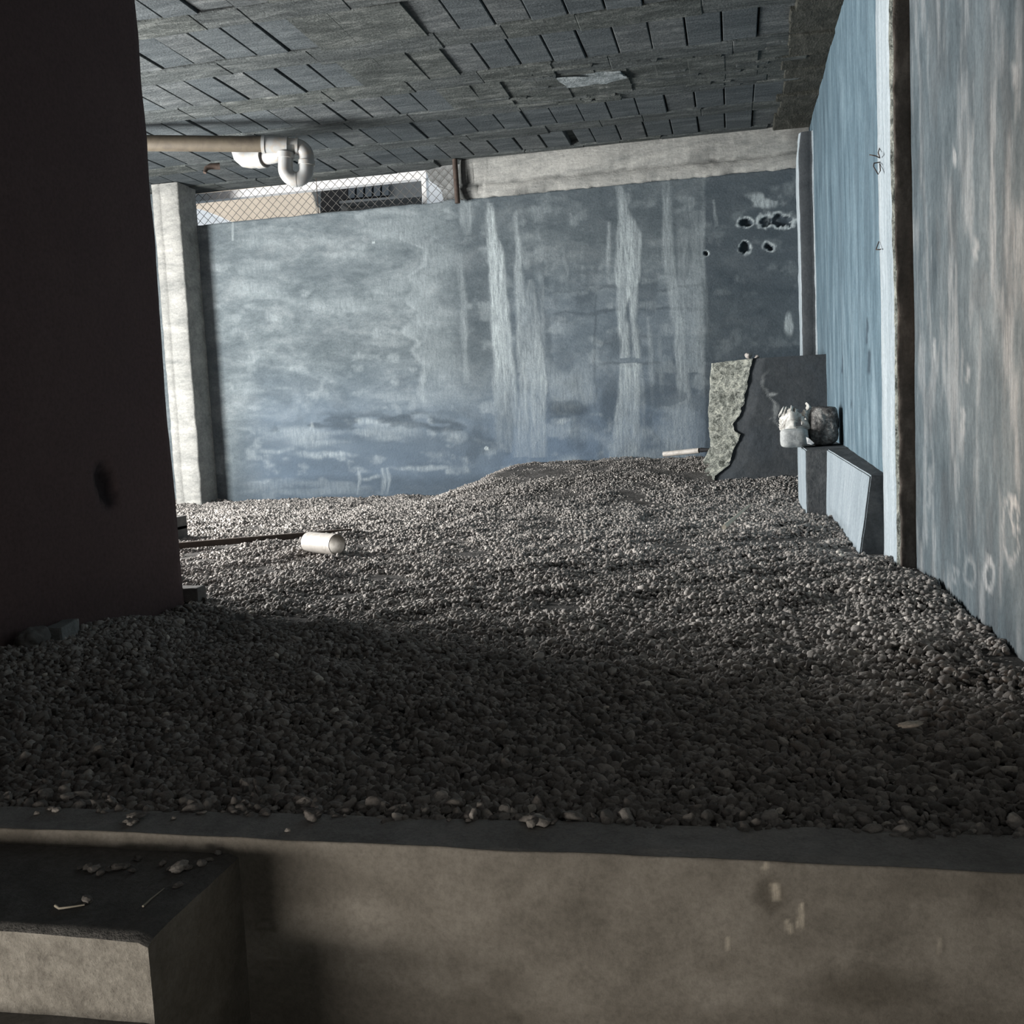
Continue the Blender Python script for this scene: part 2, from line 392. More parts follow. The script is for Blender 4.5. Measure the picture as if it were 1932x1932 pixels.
def wall_back():
    du = 0.0085
    us = np.arange(-4.50, 0.62, du); vs_ = np.arange(-0.06, 2.378, du)
    vs_[-1] = 2.378
    X, Z = np.meshgrid(us, vs_, indexing='ij')
    P = np.stack([X, np.full_like(X, YB), Z], -1)
    px, py = pxgrid(P)
    wob = 26 * (fbm(px / 46, py / 46, 1, 5) - .5)
    fine = 10 * (fbm(px / 9, py / 30, 2, 4) - .5)
    wx = px + wob * .55 + fine; wy = py + wob
    eff = np.zeros_like(px); damp_dark = np.zeros_like(px); tint = np.zeros_like(px)
    def streak(pts, s=1.0, soft=4.0, jag=1.0):
        nonlocal eff
        ys = np.array([p[1] for p in pts]); xs = np.interp(py, ys, [p[0] for p in pts]); ws = np.interp(py, ys, [p[2] for p in pts])
        st = np.interp(py, ys, [p[3] for p in pts]) * (py > ys[0] - 3) * (py < ys[-1] + 3)
        rib = 0.35 + 1.1 * fbm(px / 4, py / 80, 6, 4)
        e = ss(1, -1, (np.abs(px + (wob * .30 + fine * .5) * jag - xs) - ws / 2) / soft) * st * s * rib
        eff = np.maximum(eff, e)
    streak([(925, 385, 10, .8), (930, 440, 16, .9), (936, 480, 28, 1), (943, 600, 34, .85), (950, 690, 38, .7), (955, 770, 44, .3), (960, 850, 50, .12)])
    streak([(974, 400, 5, .5), (977, 460, 12, .6), (982, 560, 16, .5), (985, 700, 20, .45)])
    streak([(1000, 530, 10, .2), (1002, 620, 36, .4), (1005, 690, 50, .65), (1005, 740, 52, .5), (1000, 860, 62, .22)])
    streak([(1168, 352, 10, .55), (1178, 400, 22, .65), (1187, 440, 42, .75), (1184, 530, 46, .9), (1182, 545, 30, .8), (1173, 580, 16, .95), (1180, 672, 18, .8)])
    streak([(1196, 540, 14, .8), (1196, 610, 10, .8), (1202, 672, 12, .7)])
    streak([(1190, 688, 38, .8), (1186, 760, 46, .55), (1180, 865, 60, .4)])
    streak([(1258, 345, 14, .4), (1258, 430, 18, .5), (1268, 540, 22, .5), (1284, 640, 22, .5), (1290, 760, 26, .35)])
    streak([(1345, 380, 4, .9), (1352, 425, 5, .8)], soft=3)
    streak([(1149, 420, 6, .6), (1150, 470, 5, .5), (1149, 520, 8, .2)], soft=4)
    streak([(1303, 400, 50, .2), (1302, 560, 50, .3), (1306, 700, 44, .35)], soft=5, jag=.3)
    streak([(882, 382, 22, .35), (881, 415, 28, .35), (880, 440, 12, .2)], soft=6)
    streak([(868, 480, 12, .3), (876, 620, 14, .3), (880, 720, 12, .2)])
    streak([(439, 420, 3, .9), (439, 452, 3, .8)], soft=1.5, jag=0)
    for sx, y0, y1, w, s in ((985, 740, 850, 14, .35), (1020, 520, 760, 10, .25), (1065, 470, 560, 8, .22), (1225, 600, 770, 10, .35), (1245, 640, 780, 8, .3), (1330, 480, 660, 4, .5), (1210, 700, 800, 8, .4), (960, 640, 760, 8, .3)):
        streak([(sx, y0, w * .4, s), (sx + 3, (y0 + y1) / 2, w, s), (sx + 6, y1, w * .5, s * .4)])
    # scalloped salt line, left of the streaks
    ys = np.array([395, 430, 452, 470, 500, 520, 545, 568, 590, 612, 628, 645, 662, 690, 720, 745, 770])
    xs = np.array([800, 745, 752, 800, 795, 765, 780, 760, 792, 772, 756, 788, 776, 800, 792, 790, 800])
    ex = np.interp(py, ys, xs) + (wob * .35 + fine * .4)
    inband = ss(390, 430, py) * ss(790, 740, py)
    dline = px - ex
    eff = np.maximum(eff, ss(13, 0, np.abs(dline - 5)) * .42 * inband * (0.35 + fbm(px / 30, py / 18, 12, 4)))
    eff = np.maximum(eff, ss(-4, 10, dline) * ss(110, 25, dline) * .26 * inband * (0.4 + fbm(px / 40, py / 25, 14, 4)))
    # pale cloudy upkeep of the left field and the misty foot of the middle
    cl = fbm(px / 150, py / 34, 15, 6)
    damp_dark = np.maximum(damp_dark, ss(.50, .36, fbm(px / 120, py / 26, 36, 6)) * .22 * ss(900, 760, px))
    eff = np.maximum(eff, ss(.48, .72, cl) * .30 * ss(420, 470, px) * ss(880, 740, px))
    eff = np.maximum(eff, ss(.42, .72, fbm(px / 90, py / 60, 16, 5)) * .40 * ss(930, 985, px) * ss(1340, 1290, px) * ss(560, 800, py))
    # dark damp: right field, band low on the left, foot of the wall
    damp_dark = np.maximum(damp_dark, ss(1326, 1334, px + fine * .3) * (.62 + .3 * fbm(px / 60, py / 22, 18, 5)) * ss(1600, 1500, px))
    damp_dark = np.maximum(damp_dark, .55 * ss(880, 930, px) * ss(1330, 1320, px) * ss(520, 400, wy) * (.6 + .6 * fbm(px / 30, py / 60, 19, 4)))
    damp_dark = np.maximum(damp_dark, .50 * ss(835, 880, wx) * ss(935, 915, wx) * ss(760, 640, py))
    damp_dark = np.maximum(damp_dark, .45 * ss(.46, .62, fbm(px / 34, py / 80, 20, 5)) * ss(900, 960, px) * ss(1335, 1320, px))
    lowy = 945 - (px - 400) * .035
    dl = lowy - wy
    damp_dark = np.maximum(damp_dark, .70 * ss(62, 20, dl + 20 * (fbm(px / 80, py / 40, 22, 4) - .5)) * ss(420, 450, px) * ss(960, 900, px))
    band = ss(26, 6, np.abs(wy - np.interp(px, [430, 540, 600, 700, 800, 930], [880, 800, 795, 800, 795, 815])))
    damp_dark = np.maximum(damp_dark, band * .75 * ss(.38, .60, fbm(px / 50, py / 18, 23, 5)) * ss(470, 540, px) * ss(960, 900, px))
    damp_dark = np.maximum(damp_dark, .42 * ss(790, 830, wy) * ss(420, 470, px) * ss(950, 880, px) * (.5 + .9 * fbm(px / 60, py / 25, 33, 4)))
    bw = 90 * (fbm(px / 40, py / 40, 37, 5) - .5); bv = 90 * (fbm(px / 40, py / 40, 38, 5) - .5)
    damp_dark = np.maximum(damp_dark, ss(1.25, .3, np.hypot((px + bw - 893) / 48, (py + bv - 848) / 56)) * .6)
    damp_dark = np.maximum(damp_dark, ss(.54, .70, fbm(px / 38 + 7, py / 30, 39, 6)) * .26)
    eff = np.maximum(eff, ss(.56, .76, fbm(px / 34 + 3, py / 24, 40, 6)) * .26)
    br = ss(1.2, .3, np.hypot((px + bw * .6 - 1078) / 52, (py + bv * .5 - 775) / 28)); damp_dark = np.maximum(damp_dark, br * .85)
    tint = .85 * ss(640, 900, py + 60 * (fbm(px / 90, py / 60, 35, 4) - .5)) * ss(420, 520, px) + .30 * ss(900, 1000, px) * ss(1335, 1300, px) * ss(450, 620, py)  # bluer tint toward the foot and in the lower right
    damp_dark = np.maximum(damp_dark, ss(1.1, .5, np.hypot((wx - 1250) / 70, (wy - 745) / 34)) * .55)
    damp_dark = np.maximum(damp_dark, ss(1.2, .4, np.hypot((wx - 1150) / 26, (wy - 760) / 60)) * .6)
    eff = np.where(damp_dark > .5, eff * .55, eff)
    for cx, cy, rx, ry, s in ((610, 857, 60, 7, .5), (800, 885, 55, 6, .45), (1072, 797, 22, 7, .7), (850, 825, 22, 14, .4), (690, 797, 26, 8, .5), (590, 808, 10, 12, .5), (700, 902, 40, 4, .35), (520, 850, 40, 6, .3)):
        eff = np.maximum(eff, ss(1.3, .2, np.hypot((px + bw * .7 - cx) / rx, (py + bv * .22 - cy) / ry)) * s * (.3 + 1.1 * fbm(px / 8, py / 8, 30, 4)))
    for cx in (676, 722, 730):
        streak([(cx, 886, 4, .5), (cx + 3, 905, 6, .4), (cx - 1, 930, 4, .3)], soft=3)
    # ghost of block courses
    for yy, x0, x1 in ((540, 1030, 1200), (585, 1040, 1330), (545, 1240, 1330), (640, 1120, 1230), (685, 1130, 1250)):
        damp_dark = np.maximum(damp_dark, ss(5, 1, np.abs(wy - yy + (px - 1200) * .05)) * .5 * ss(x0 - 5, x0 + 10, px) * ss(x1 + 5, x1 - 10, px))
    damp_dark = np.maximum(damp_dark, ss(4, 1, np.abs(wx - 1122)) * .5 * ss(520, 560, py) * ss(800, 740, py))
    # white splash and broken holes, upper right
    eff = np.maximum(eff, ss(.45, .62, fbm(px / 22, py / 16, 25, 4)) * ss(1.1, .5, np.hypot((px - 1440) / 50, (py - 378) / 18)) * .75)
    depth = np.zeros_like(px)
    for cx, cy, rx, ry in ((1404, 418, 12, 9), (1446, 415, 14, 11), (1472, 414, 24, 11), (1404, 466, 9, 10), (1450, 464, 10, 7), (1334, 480, 5, 4)):
        d = np.hypot((px + wob * .3 - cx) / rx, (py + wob * .3 - cy) / ry) + 1.3 * (fbm(px / 13, py / 11, 34, 4) - .5)
        depth = np.maximum(depth, ss(1.08, .7, d) * .045)
        eff = np.maximum(eff, ss(.42, .05, np.abs(d - 1.2)) * ss(.2, .5, fbm(px / 14, py / 10, 26, 3)) * 1.0 * (d > 1.0)); eff = np.where(d < 1, eff * .1, eff)
        damp_dark = np.where(d < 1.05, 1, damp_dark)
    eff = np.maximum(eff, ss(1.2, .5, np.hypot((wx - 1487) / 10, (wy - 610) / 26)) * .75)
    eff = np.maximum(eff, 1.0 * (np.hypot(px - 918, py - 846) < 4)); eff = np.maximum(eff, .8 * (np.hypot(px - 705, py - 457) < 2.5))
    rel = 0.008 * (fbm(X * 2.2, Z * 2.2, 27, 4) - .5) + 0.012 * (fbm(X * 7, Z * 9, 28, 4) - .5) * ss(1330, 1345, px) * ss(420, 560, py)
    P[..., 1] = YB + depth + rel
    # worn crest where the wall runs free under the window
    crest = (X < -2.02)
    P[:, -1, 2] += np.where(crest[:, -1], 0.016 * (fbm(us * 5, us * 0, 29, 4) - .5) + .012 * ss(-2.30, -2.2, us) * ss(-2.06, -2.12, us), 0)
    nu, nv = X.shape
    Fc = grid_faces(nu, nv)
    V = P.reshape(-1, 3)
    back = V.reshape(nu, nv, 3)[:, [0, -1]].copy(); back[..., 1] = YB + .16
    n0 = nu * nv
    extra = back.reshape(-1, 3)
    fs = []
    for i in range(nu - 1):
        fs.append([i * nv + nv - 1, (i + 1) * nv + nv - 1, n0 + (i + 1) * 2 + 1, n0 + i * 2 + 1])
        fs.append([n0 + i * 2, n0 + i * 2 + 1, n0 + (i + 1) * 2 + 1, n0 + (i + 1) * 2])
    z = np.zeros(len(extra))
    at_ = {k: np.concatenate([np.clip(a, 0, 1).ravel(), z]) for k, a in (('eff', eff), ('damp_dark', damp_dark), ('tint', tint))}
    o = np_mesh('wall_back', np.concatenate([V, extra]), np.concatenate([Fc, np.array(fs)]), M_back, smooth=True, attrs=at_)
    structure(o)
wall_back()

def side_wall(name, xw, y0, y1, z0, z1, du, mat, stains, relief=0.010):
    us = np.linspace(y0, y1, int((y1 - y0) / du) + 1); vs_ = np.linspace(z0, z1, int((z1 - z0) / du) + 1)
    Yg, Zg = np.meshgrid(us, vs_, indexing='ij')
    P = np.stack([np.full_like(Yg, xw), Yg, Zg], -1)
    eff, damp_dark, tint = stains(Yg, Zg, P)
    P[..., 0] = xw + relief * (fbm(Yg * 2, Zg * 1.2, 41, 5) - .5) + relief * .5 * (fbm(Yg * 14, Zg * 5, 42, 4) - .5)
    nu, nv = Yg.shape
    b = P[:, [0, -1]].copy(); b[..., 0] = xw + .15; n0 = nu * nv
    fs = [[n0 + i * 2, n0 + i * 2 + 1, n0 + i * 2 + 3, n0 + i * 2 + 2] for i in range(nu - 1)]
    z = np.zeros(b.size // 3)
    o = np_mesh(name, np.concatenate([P.reshape(-1, 3), b.reshape(-1, 3)]), np.concatenate([grid_faces(nu, nv), np.array(fs)]), mat, smooth=True,
                attrs={k: np.concatenate([np.clip(a, 0, 1).ravel(), z]) for k, a in (('eff', eff), ('damp_dark', damp_dark), ('tint', tint))})
    return structure(o)
def st_near(Yg, Zg, P):
    px, py = pxgrid(np.where((Yg < .6)[..., None], np.array([XN, .6, 0.0]), P))
    px = np.where(Yg < .9, 9999, px)
    f = fbm(px / 14, py / 14, 43, 4) - .5
    wx = px + 10 * f; wy = py + 14 * f
    eff = np.zeros_like(px); tint = np.zeros_like(px)
    def ring(cx, cy, rx, ry, w, s):
        nonlocal eff
        d = np.hypot((wx - cx) / rx, (wy - cy) / ry)
        eff = np.maximum(eff, ss(w, w * .3, np.abs(d - 1)) * s)
    ring(1867, 1085, 9, 26, .4, .7); ring(1830, 1080, 11, 24, .35, .3); ring(1803, 1085, 6, 12, .5, .3)
    ring(1916, 975, 7, 28, .35, .9); ring(1908, 1000, 14, 62, .16, .55)
    for x, y0, y1, w, s in ((1800, 280, 312, 4, .8), (1762, 640, 680, 4, .6), (1816, 770, 830, 6, .5), (1915, 120, 165, 10, .5), (1842, 450, 490, 6, .4), (1828, 690, 720, 4, .5), (1755, 880, 960, 6, .3)):
        eff = np.maximum(eff, ss(w, w * .3, np.abs(wx - x)) * s * ss(y0 - 6, y0 + 6, py) * ss(y1 + 8, y1 - 8, py))
    lens = ss(.50, .68, fbm(Yg * 11, Zg * 3.6, 44, 6))
    damp_dark = .38 * lens + .35 * ss(1.0, .3, np.hypot((wx - 1850) / 26, (wy - 545) / 60))
    eff = np.maximum(eff, .34 * ss(.50, .72, fbm(Yg * 13 + 3, Zg * 4.2, 45, 6)))
    tint = np.zeros_like(px)
    return eff, damp_dark, tint
side_wall('wall_right', XN, -1.6, 4.10, -1.0, ZC + .05, .014, M_wall_near, st_near)
def st_far(Yg, Zg, P):
    px, py = pxgrid(P)
    f = fbm(px / 8, py / 20, 47, 4) - .5
    eff = .42 * ss(.48, .72, fbm(Yg * 9 + .6 * fbm(Yg * 3, Zg * 3, 56, 3), Zg * 2.2, 48, 6)) * ss(1.9, .4, Zg + .0 * Yg) + .12 * ss(.5, .7, fbm(Yg * 12, Zg * 3.0, 55, 5)); damp_dark = .30 * ss(.56, .68, fbm(Yg * 6 + 9, Zg * 1.2, 49, 5))
    for x, y0, y1, w in ((1641, 660, 705, 2.5), (1637, 600, 650, 1.5), (1590, 670, 705, 1.2), (1607, 755, 768, 1.3)):
        damp_dark = np.maximum(damp_dark, ss(w * 1.6, w * .6, np.abs(px + 5 * f - x)) * ss(y0 - 4, y0 + 4, py) * ss(y1 + 4, y1 - 4, py))
    return eff, damp_dark, np.zeros_like(px)
side_wall('wall_side', XF, 4.10, YB + .1, -.05, ZC + .05, .012, M_wall_far, st_far)

# pier wall on the left
def pier():
    us = np.linspace(-1.6, YP, 200); vs_ = np.linspace(-1.0, ZC + .03, 150)
    Yg, Zg = np.meshgrid(us, vs_, indexing='ij')
    f = fbm(Yg * 9, Zg * 9, 51, 4) - .5
    damp_dark = ss(1.0, .7, np.hypot((Yg + .3 * (Zg - .46) - 2.965 + .05 * f) / .058, (Zg - .455 + .05 * f) / .092)) * .9  # dark glass reflection, put into the wall colour and a shallow hollow
    P = np.stack([XP + .012 * (fbm(Yg * 1.5, Zg * 1.5, 52, 4) - .5) + .030 * ss(1.0, .4, np.hypot((Yg + .3 * (Zg - .46) - 2.965) / .055, (Zg - .455) / .09)) * -1, Yg, Zg], -1)
    P[-1, :, 1] += .012 * (fbm(vs_ * 6, vs_ * 0, 53, 4) - .5)
    nu, nv = Yg.shape; n0 = nu * nv
    b = P[-1].copy(); b[:, 0] = XP - .22
    fs = [[(nu - 1) * nv + j, n0 + j, n0 + j + 1, (nu - 1) * nv + j + 1] for j in range(nv - 1)]
    c = np.array([[XP - .22, -1.6, -1.0], [XP - .22, -1.6, ZC + .03]]); n1 = n0 + nv
    fs.append([n0, n1, n1 + 1, n0 + nv - 1])
    z = np.zeros(nv + 2)
    o = np_mesh('wall_left', np.concatenate([P.reshape(-1, 3), b, c]), np.concatenate([grid_faces(nu, nv), np.array(fs)]), M_pier, smooth=False,
                attrs={k: np.concatenate([a.ravel(), z]) for k, a in (('eff', damp_dark * 0), ('damp_dark', damp_dark), ('tint', damp_dark * 0))})
    structure(o)
pier()

# retaining wall in front: face, and the ledge on top of it
def retaining():
    us = np.arange(XP, XN + .004, .005); vs_ = np.concatenate([np.linspace(-1.0, -.36, 12), np.arange(-.35, -.0025, .005), [-.002]])
    Xg, Zg = np.meshgrid(us, vs_, indexing='ij')
    P = np.stack([Xg, np.full_like(Xg, YL), Zg], -1)
    px, py = pxgrid(P)
    f = fbm(px / 22, py / 22, 61, 5) - .5; wx = px + 40 * f; wy = py + 40 * (fbm(px / 22, py / 22, 62, 5) - .5)
    eff = np.zeros_like(px); damp_dark = np.zeros_like(px)
    for x, y0, y1, w, s, tilt in ((1444, 1622, 1642, 3, .9, 0), (1514, 1705, 1752, 5, 1, -.06), (1462, 1668, 1700, 7, .6, .1), (1483, 1735, 1762, 5, .6, .3), (1370, 1765, 1792, 3, .5, .1), (1775, 1770, 1800, 3, .3, 0), (514, 1806, 1808, 12, .4, 0)):
        xx = x + tilt * (py - y0)
        eff = np.maximum(eff, ss(w, w * .4, np.abs(px + 8 * f - xx) / 1.5) * s * 1.5 * ss(y0 - 4, y0 + 4, py) * ss(y1 + 5, y1 - 5, py))
    d1 = np.hypot((wx - 1458) / 34, (wy - 1690) / 44); damp_dark = np.maximum(damp_dark, ss(1.2, .4, d1) * .75 * (.3 + .9 * fbm(px / 8, py / 8, 63, 3)))
    d2 = np.hypot((wx - 505) / 17, (wy - 1750) / 14); damp_dark = np.maximum(damp_dark, ss(.5, .1, np.abs(d2 - 1)) * .5)
    damp_dark = np.maximum(damp_dark, ss(.50, .66, fbm(Xg * 3.2, Zg * 6, 64, 5)) * .42)
    damp_dark = np.maximum(damp_dark, ss(1880, 1925, py + 30 * f) * .35)  # colour darkens toward the bottom
    damp_dark = np.maximum(damp_dark, ss(1.1, .2, np.hypot((wx - 1640) / 190, (wy - 1870) / 60)) * .6)
    P[..., 1] += .006 * (fbm(Xg * 2, Zg * 2, 65, 4) - .5) + ss(1, .3, d1) * .006 * fbm(px / 8, py / 8, 63, 3)
    edge = .006 * (fbm(us * 9, us * 0 + 3, 66, 5) - .5)
    P[:, -1, 2] += edge; P[:, -2, 2] += edge * .5
    nu, nv = Xg.shape; n0 = nu * nv
    ys = np.linspace(YL + .004, 1.60, 34)
    Xt, Yt = np.meshgrid(us, ys, indexing='ij')
    Zt = -.002 + .007 * (fbm(Xt * 8, Yt * 22, 67, 5) - .5) * ss(YL, YL + .03, Yt) - .06 * ss(1.470, 1.50, Yt - .035 * ss(-1.3, .4, Xt))
    T = np.stack([Xt, Yt, Zt], -1); T[:, 0, 2] = P[:, -1, 2]; T[:, 0, 1] = P[:, -1, 1] + .004
    mt = len(ys)
    i = np.arange(nu - 1)
    join = np.stack([i * nv + nv - 1, (i + 1) * nv + nv - 1, n0 + (i + 1) * mt, n0 + i * mt], 1)
    Fc = np.concatenate([grid_faces(nu, nv), join, grid_faces(nu, mt, n0)])
    fm = np.concatenate([np.zeros(len(grid_faces(nu, nv)), int), np.zeros(len(join), int), np.ones((nu - 1) * (mt - 1), int)])
    z = np.zeros(nu * mt)
    o = np_mesh('wall_front', np.concatenate([P.reshape(-1, 3), T.reshape(-1, 3)]), Fc, [M_low, M_ledge], smooth=True, fmat=fm,
                attrs={'eff': np.concatenate([np.clip(eff, 0, 1).ravel(), z]), 'damp_dark': np.concatenate([np.clip(damp_dark, 0, 1).ravel(), z]), 'tint': np.zeros(nu * nv + nu * mt)})
    structure(o)
retaining()

# enclosing walls that are out of the frame
def slab(name, x0, x1, y0, y1, z0, z1, mat):
    bm = bmesh.new(); box(bm, x0, x1, y0, y1, z0, z1); return structure(from_bm(name, bm, mat))
slab('floor_lower', XP - .1, XN + .1, -1.7, YL + .1, -1.1, -1.0, M_low)
slab('wall_rear', XP - .1, XN + .1, -1.75, -1.6, -1.0, ZC + .05, M_wall_near)
slab('wall_partition', -5.9, XP - .1, 3.16, YP - .02, -.1, ZC + .05, M_pier)
def daylight_wall():  # unseen wall added to keep sky light out, save for one opening
    bm = bmesh.new(); x0, x1 = -6.0, -5.85
    for y0, y1, z0, z1 in ((YP - .2, 3.95, -.1, ZC + .05), (5.75, YB + .2, -.1, ZC + .05), (3.95, 5.75, -.1, .20), (3.95, 5.75, 1.95, ZC + .05)):
        box(bm, x0, x1, y0, y1, z0, z1)
    structure(from_bm('wall_daylight', bm, M_conc))
daylight_wall()
slab('wall_far_left', -5.9, -4.60, YB, YB + .16, -.1, ZC + .05, M_back)

# ------------------------------------------------------------------ ceiling: precast joists with hollow filler blocks
def ceiling():
    bm = bmesh.new(); r = random.Random(3)
    rows = [(1.04, 1.50), (1.71, 2.17), (2.38, 2.85), (3.06, 3.53), (3.74, 4.21), (4.41, 4.89), (5.08, 5.55), (5.75, 6.23), (6.45, 6.90), (7.08, 7.535), (7.70, 8.165)]
    box(bm, -5.9, .70, -1.7, 8.42, ZC + .055, ZC + .20, 1)
    def quadbox(x0, x1, y0, y1, z, mat, tx=0.0, ty=0.0, ch=.004, seg=1):
        # a block whose under face is chamfered and slightly tilted
        h = ZC + .06
        def zz(x, y): return z + tx * (x - (x0 + x1) / 2) + ty * (y - (y0 + y1) / 2)
        o = [(x0, y0), (x1, y0), (x1, y1), (x0, y1)]; q = [(x0 + ch, y0 + ch), (x1 - ch, y0 + ch), (x1 - ch, y1 - ch), (x0 + ch, y1 - ch)]
        T = [bm.verts.new((x, y, h)) for x, y in o]; S = [bm.verts.new((x, y, zz(x, y) + ch)) for x, y in o]; B = [bm.verts.new((x, y, zz(x, y))) for x, y in q]
        fs = [bm.faces.new(B[::-1])]
        for k in range(4):
            fs.append(bm.faces.new((S[k], S[(k + 1) % 4], T[(k + 1) % 4], T[k]))); fs.append(bm.faces.new((B[k], B[(k + 1) % 4], S[(k + 1) % 4], S[k])))
        for f in fs: f.material_index = mat
    prev = -1.7
    XE = .375
    for ri, (y0, y1) in enumerate(rows + [(8.42, 8.42)]):
        # joist strip between rows, in lengths so its face is not dead straight
        x = -5.9
        while x < XE + .22:
            w = r.uniform(.25, .8); x1 = min(x + w, XE + .24)
            quadbox(x, x1 + .004, prev - .006 + r.uniform(-.013, .011), y0 + .006 + r.uniform(-.011, .013), ZC - .001 + r.uniform(-.003, .003), r.choice((1, 1, 1, 2)), tx=r.uniform(-.012, .012), ty=r.uniform(-.025, .025), ch=.007); x = x1
        prev = y1
        if ri >= len(rows): break
        k = 0; x = .184 + .1955
        off = 0 if y0 > 5 else .02
        while x > -5.9:
            gx = x - .1955
            yy0, yy1 = y0, y1
            cxm = (gx + x) / 2
            plast = (-2.12 < cxm < -1.50 and 5.0 < y0 < 5.6) or (-2.20 < cxm < -1.62 and 5.7 < y0 < 6.0 and True) or (-1.72 < cxm < .30 and 6.4 < y0 < 6.6) or (-2.2 < cxm < -1.5 and 4.3 < y0 < 4.5 )
            if plast:
                quadbox(gx - .012, x + .012, yy0 - .01, yy1 + .01, ZC - .002 + r.uniform(-.004, .004), 2, tx=r.uniform(-.03, .03), ty=r.uniform(-.02, .02), ch=.003)
            else:
                g = r.choice((.004, .008, .009, .010, .011, .012, .001, .0095))
                if abs(cxm + 1.01) < .1 and y0 > 7.6: g = .055
                jl, jr = r.uniform(-.004, .004), r.uniform(-.003, .003)
                quadbox(gx + g * .5 + (0 if g < .04 else .04), x - .0045 + jr * .3, yy0 + r.uniform(-.006, .008), yy1 + r.uniform(-.008, .006), ZC + .009 + r.uniform(-.005, .005), r.choice((0, 0, 4)), tx=r.uniform(-.03, .03), ty=r.uniform(-.012, .012))
            x = gx
        # mortar skirt along the right wall
    n = 0
    y = .9
    while y < 8.3:
        w = r.uniform(.12, .34); y1 = min(y + w, 8.3)
        quadbox(XE - .012 + r.uniform(-.03, .012), .70, y, y1 + .004, ZC - .012 + r.uniform(-.012, .008), 3, tx=r.uniform(-.05, .03), ty=r.uniform(-.06, .06), ch=.008); y = y1
    # torn mortar ribs over the plastered row
    for k in range(34):
        x = r.uniform(-1.7, .3); y = r.choice((6.33, 6.40, 6.62, 6.74, 6.93, 7.0)) + r.uniform(-.03, .03)
        quadbox(x, x + r.uniform(.12, .42), y, y + r.uniform(.015, .05), ZC - .010 - r.uniform(0, .008), r.choice((1, 2, 2)), ch=.006)
    structure(from_bm('ceiling', bm, [M_block, M_joist, M_patch, M_edge, M_block2]))
    # one pale fresh mortar patch
    bm = bmesh.new()
    a = atz(1080, 137, ZC); b = atz(1190, 130, ZC); c = atz(1195, 140, ZC)
    vs_ = [bm.verts.new(p) for p in ((-1.02, 6.47, ZC - .016), (-.62, 6.50, ZC - .017), (-.60, 6.60, ZC - .018), (-.72, 6.66, ZC - .017), (-.97, 6.66, ZC - .016))]
    f = bm.faces.new(vs_); e = bmesh.ops.extrude_face_region(bm, geom=[f])
    for v in [g for g in e['geom'] if isinstance(g, bmesh.types.BMVert)]: v.co.z += .03
    bmesh.ops.subdivide_edges(bm, edges=bm.edges[:], cuts=3, use_grid_fill=True)
    for v in bm.verts: v.co += Vector((r.uniform(-.012, .012), r.uniform(-.012, .012), r.uniform(-.004, .003)))
    structure(from_bm('trim_1', bm, plaster('fresh_mortar', (.10, .12, .125), (.22, .25, .26), (.36, .39, .40), 9, contrast=.9, bmp=1)))
ceiling()

# ------------------------------------------------------------------ beam over the back wall
def beam():
    e = empty('concrete_beam', (-.8, YB, 2.375))
    L = (-.8, YB, 2.375)
    us = np.linspace(-2.13, .60, 260)
    prof = [(.16, .0), (-.022, .0), (-.030, .012), (-.028, .085), (-.020, .095), (-.016, .105), (-.014, .118), (-.020, .13), (-.022, .30), (-.012, .325), (.16, .33)]
    P = []
    for x in us:
        for j, (dy, dz) in enumerate(prof):
            n = float(fbm(x * 6, dz * 11, 71, 5)) - .5; n2 = float(fbm(x * 24, dz * 30, 72, 3)) - .5
            ragged = max(0, 1 - (x + 2.13) / .35)
            xx = x + (ragged > .95) * (.02 * math.sin(j * 1.7))
            zz = dz + (n * .018 + n2 * .012 if j in (0, 1, 2, 4, 5, 6, 7) else 0)
            P.append((xx - L[0], dy + n * .012 + n2 * .004 + (.02 * ragged * (n > .02)), zz))
    nu, nv = len(us), len(prof)
    F_ = grid_faces(nu, nv)
    P = np.array(P); Xw = P[:, 0] + L[0]
    damp_dark = ss(-1.98, -2.08, Xw) * .9 + .55 * ss(.52, .66, fbm(Xw * 5, P[:, 2] * 9, 73, 4)) * ss(.2, .1, P[:, 2]) + ss(.40, .5, Xw) * .5 + .35 * (np.abs(P[:, 2] - .11) < .012) * ss(.4, .6, fbm(Xw * 9, P[:, 2], 74, 3))
    o = np_mesh('beam_face', P, F_, M_conc_light, parent=e, smooth=False, attrs={'damp_dark': np.clip(damp_dark, 0, 1), 'eff': damp_dark * 0, 'tint': damp_dark * 0})
    tag(e, 'pale board-marked concrete beam running along the top of the back wall', 'beam')
    # broken stump of the same beam, beyond the fence
    bm = bmesh.new(); poly = []
    pts = [(803, 322), (868, 303), (868, 380), (838, 381), (833, 362), (826, 352), (812, 341), (806, 332)]
    e2 = empty('beam_stump', tuple(at(840, 381, 8.36)))
    o2 = e2.location
    vsb = [bm.verts.new(Vector(at(x, y, 8.36)) - o2) for x, y in pts]
    f = bm.faces.new(vsb); r_ = bmesh.ops.extrude_face_region(bm, geom=[f])
    for v in [g for g in r_['geom'] if isinstance(g, bmesh.types.BMVert)]: v.co.y += .10
    bmesh.ops.subdivide_edges(bm, edges=bm.edges[:], cuts=4, use_grid_fill=True)
    for v in bm.verts:
        n = float(fbm(v.co.x * 22, v.co.z * 22, 75, 3)) - .5; v.co += Vector((n * .012, n * .02, n * .01))
    me = from_bm('broken_end', bm, M_conc, e2)
    tag(e2, 'broken stump of a concrete beam behind the wire fence and beside the rusty post', 'beam')
beam()

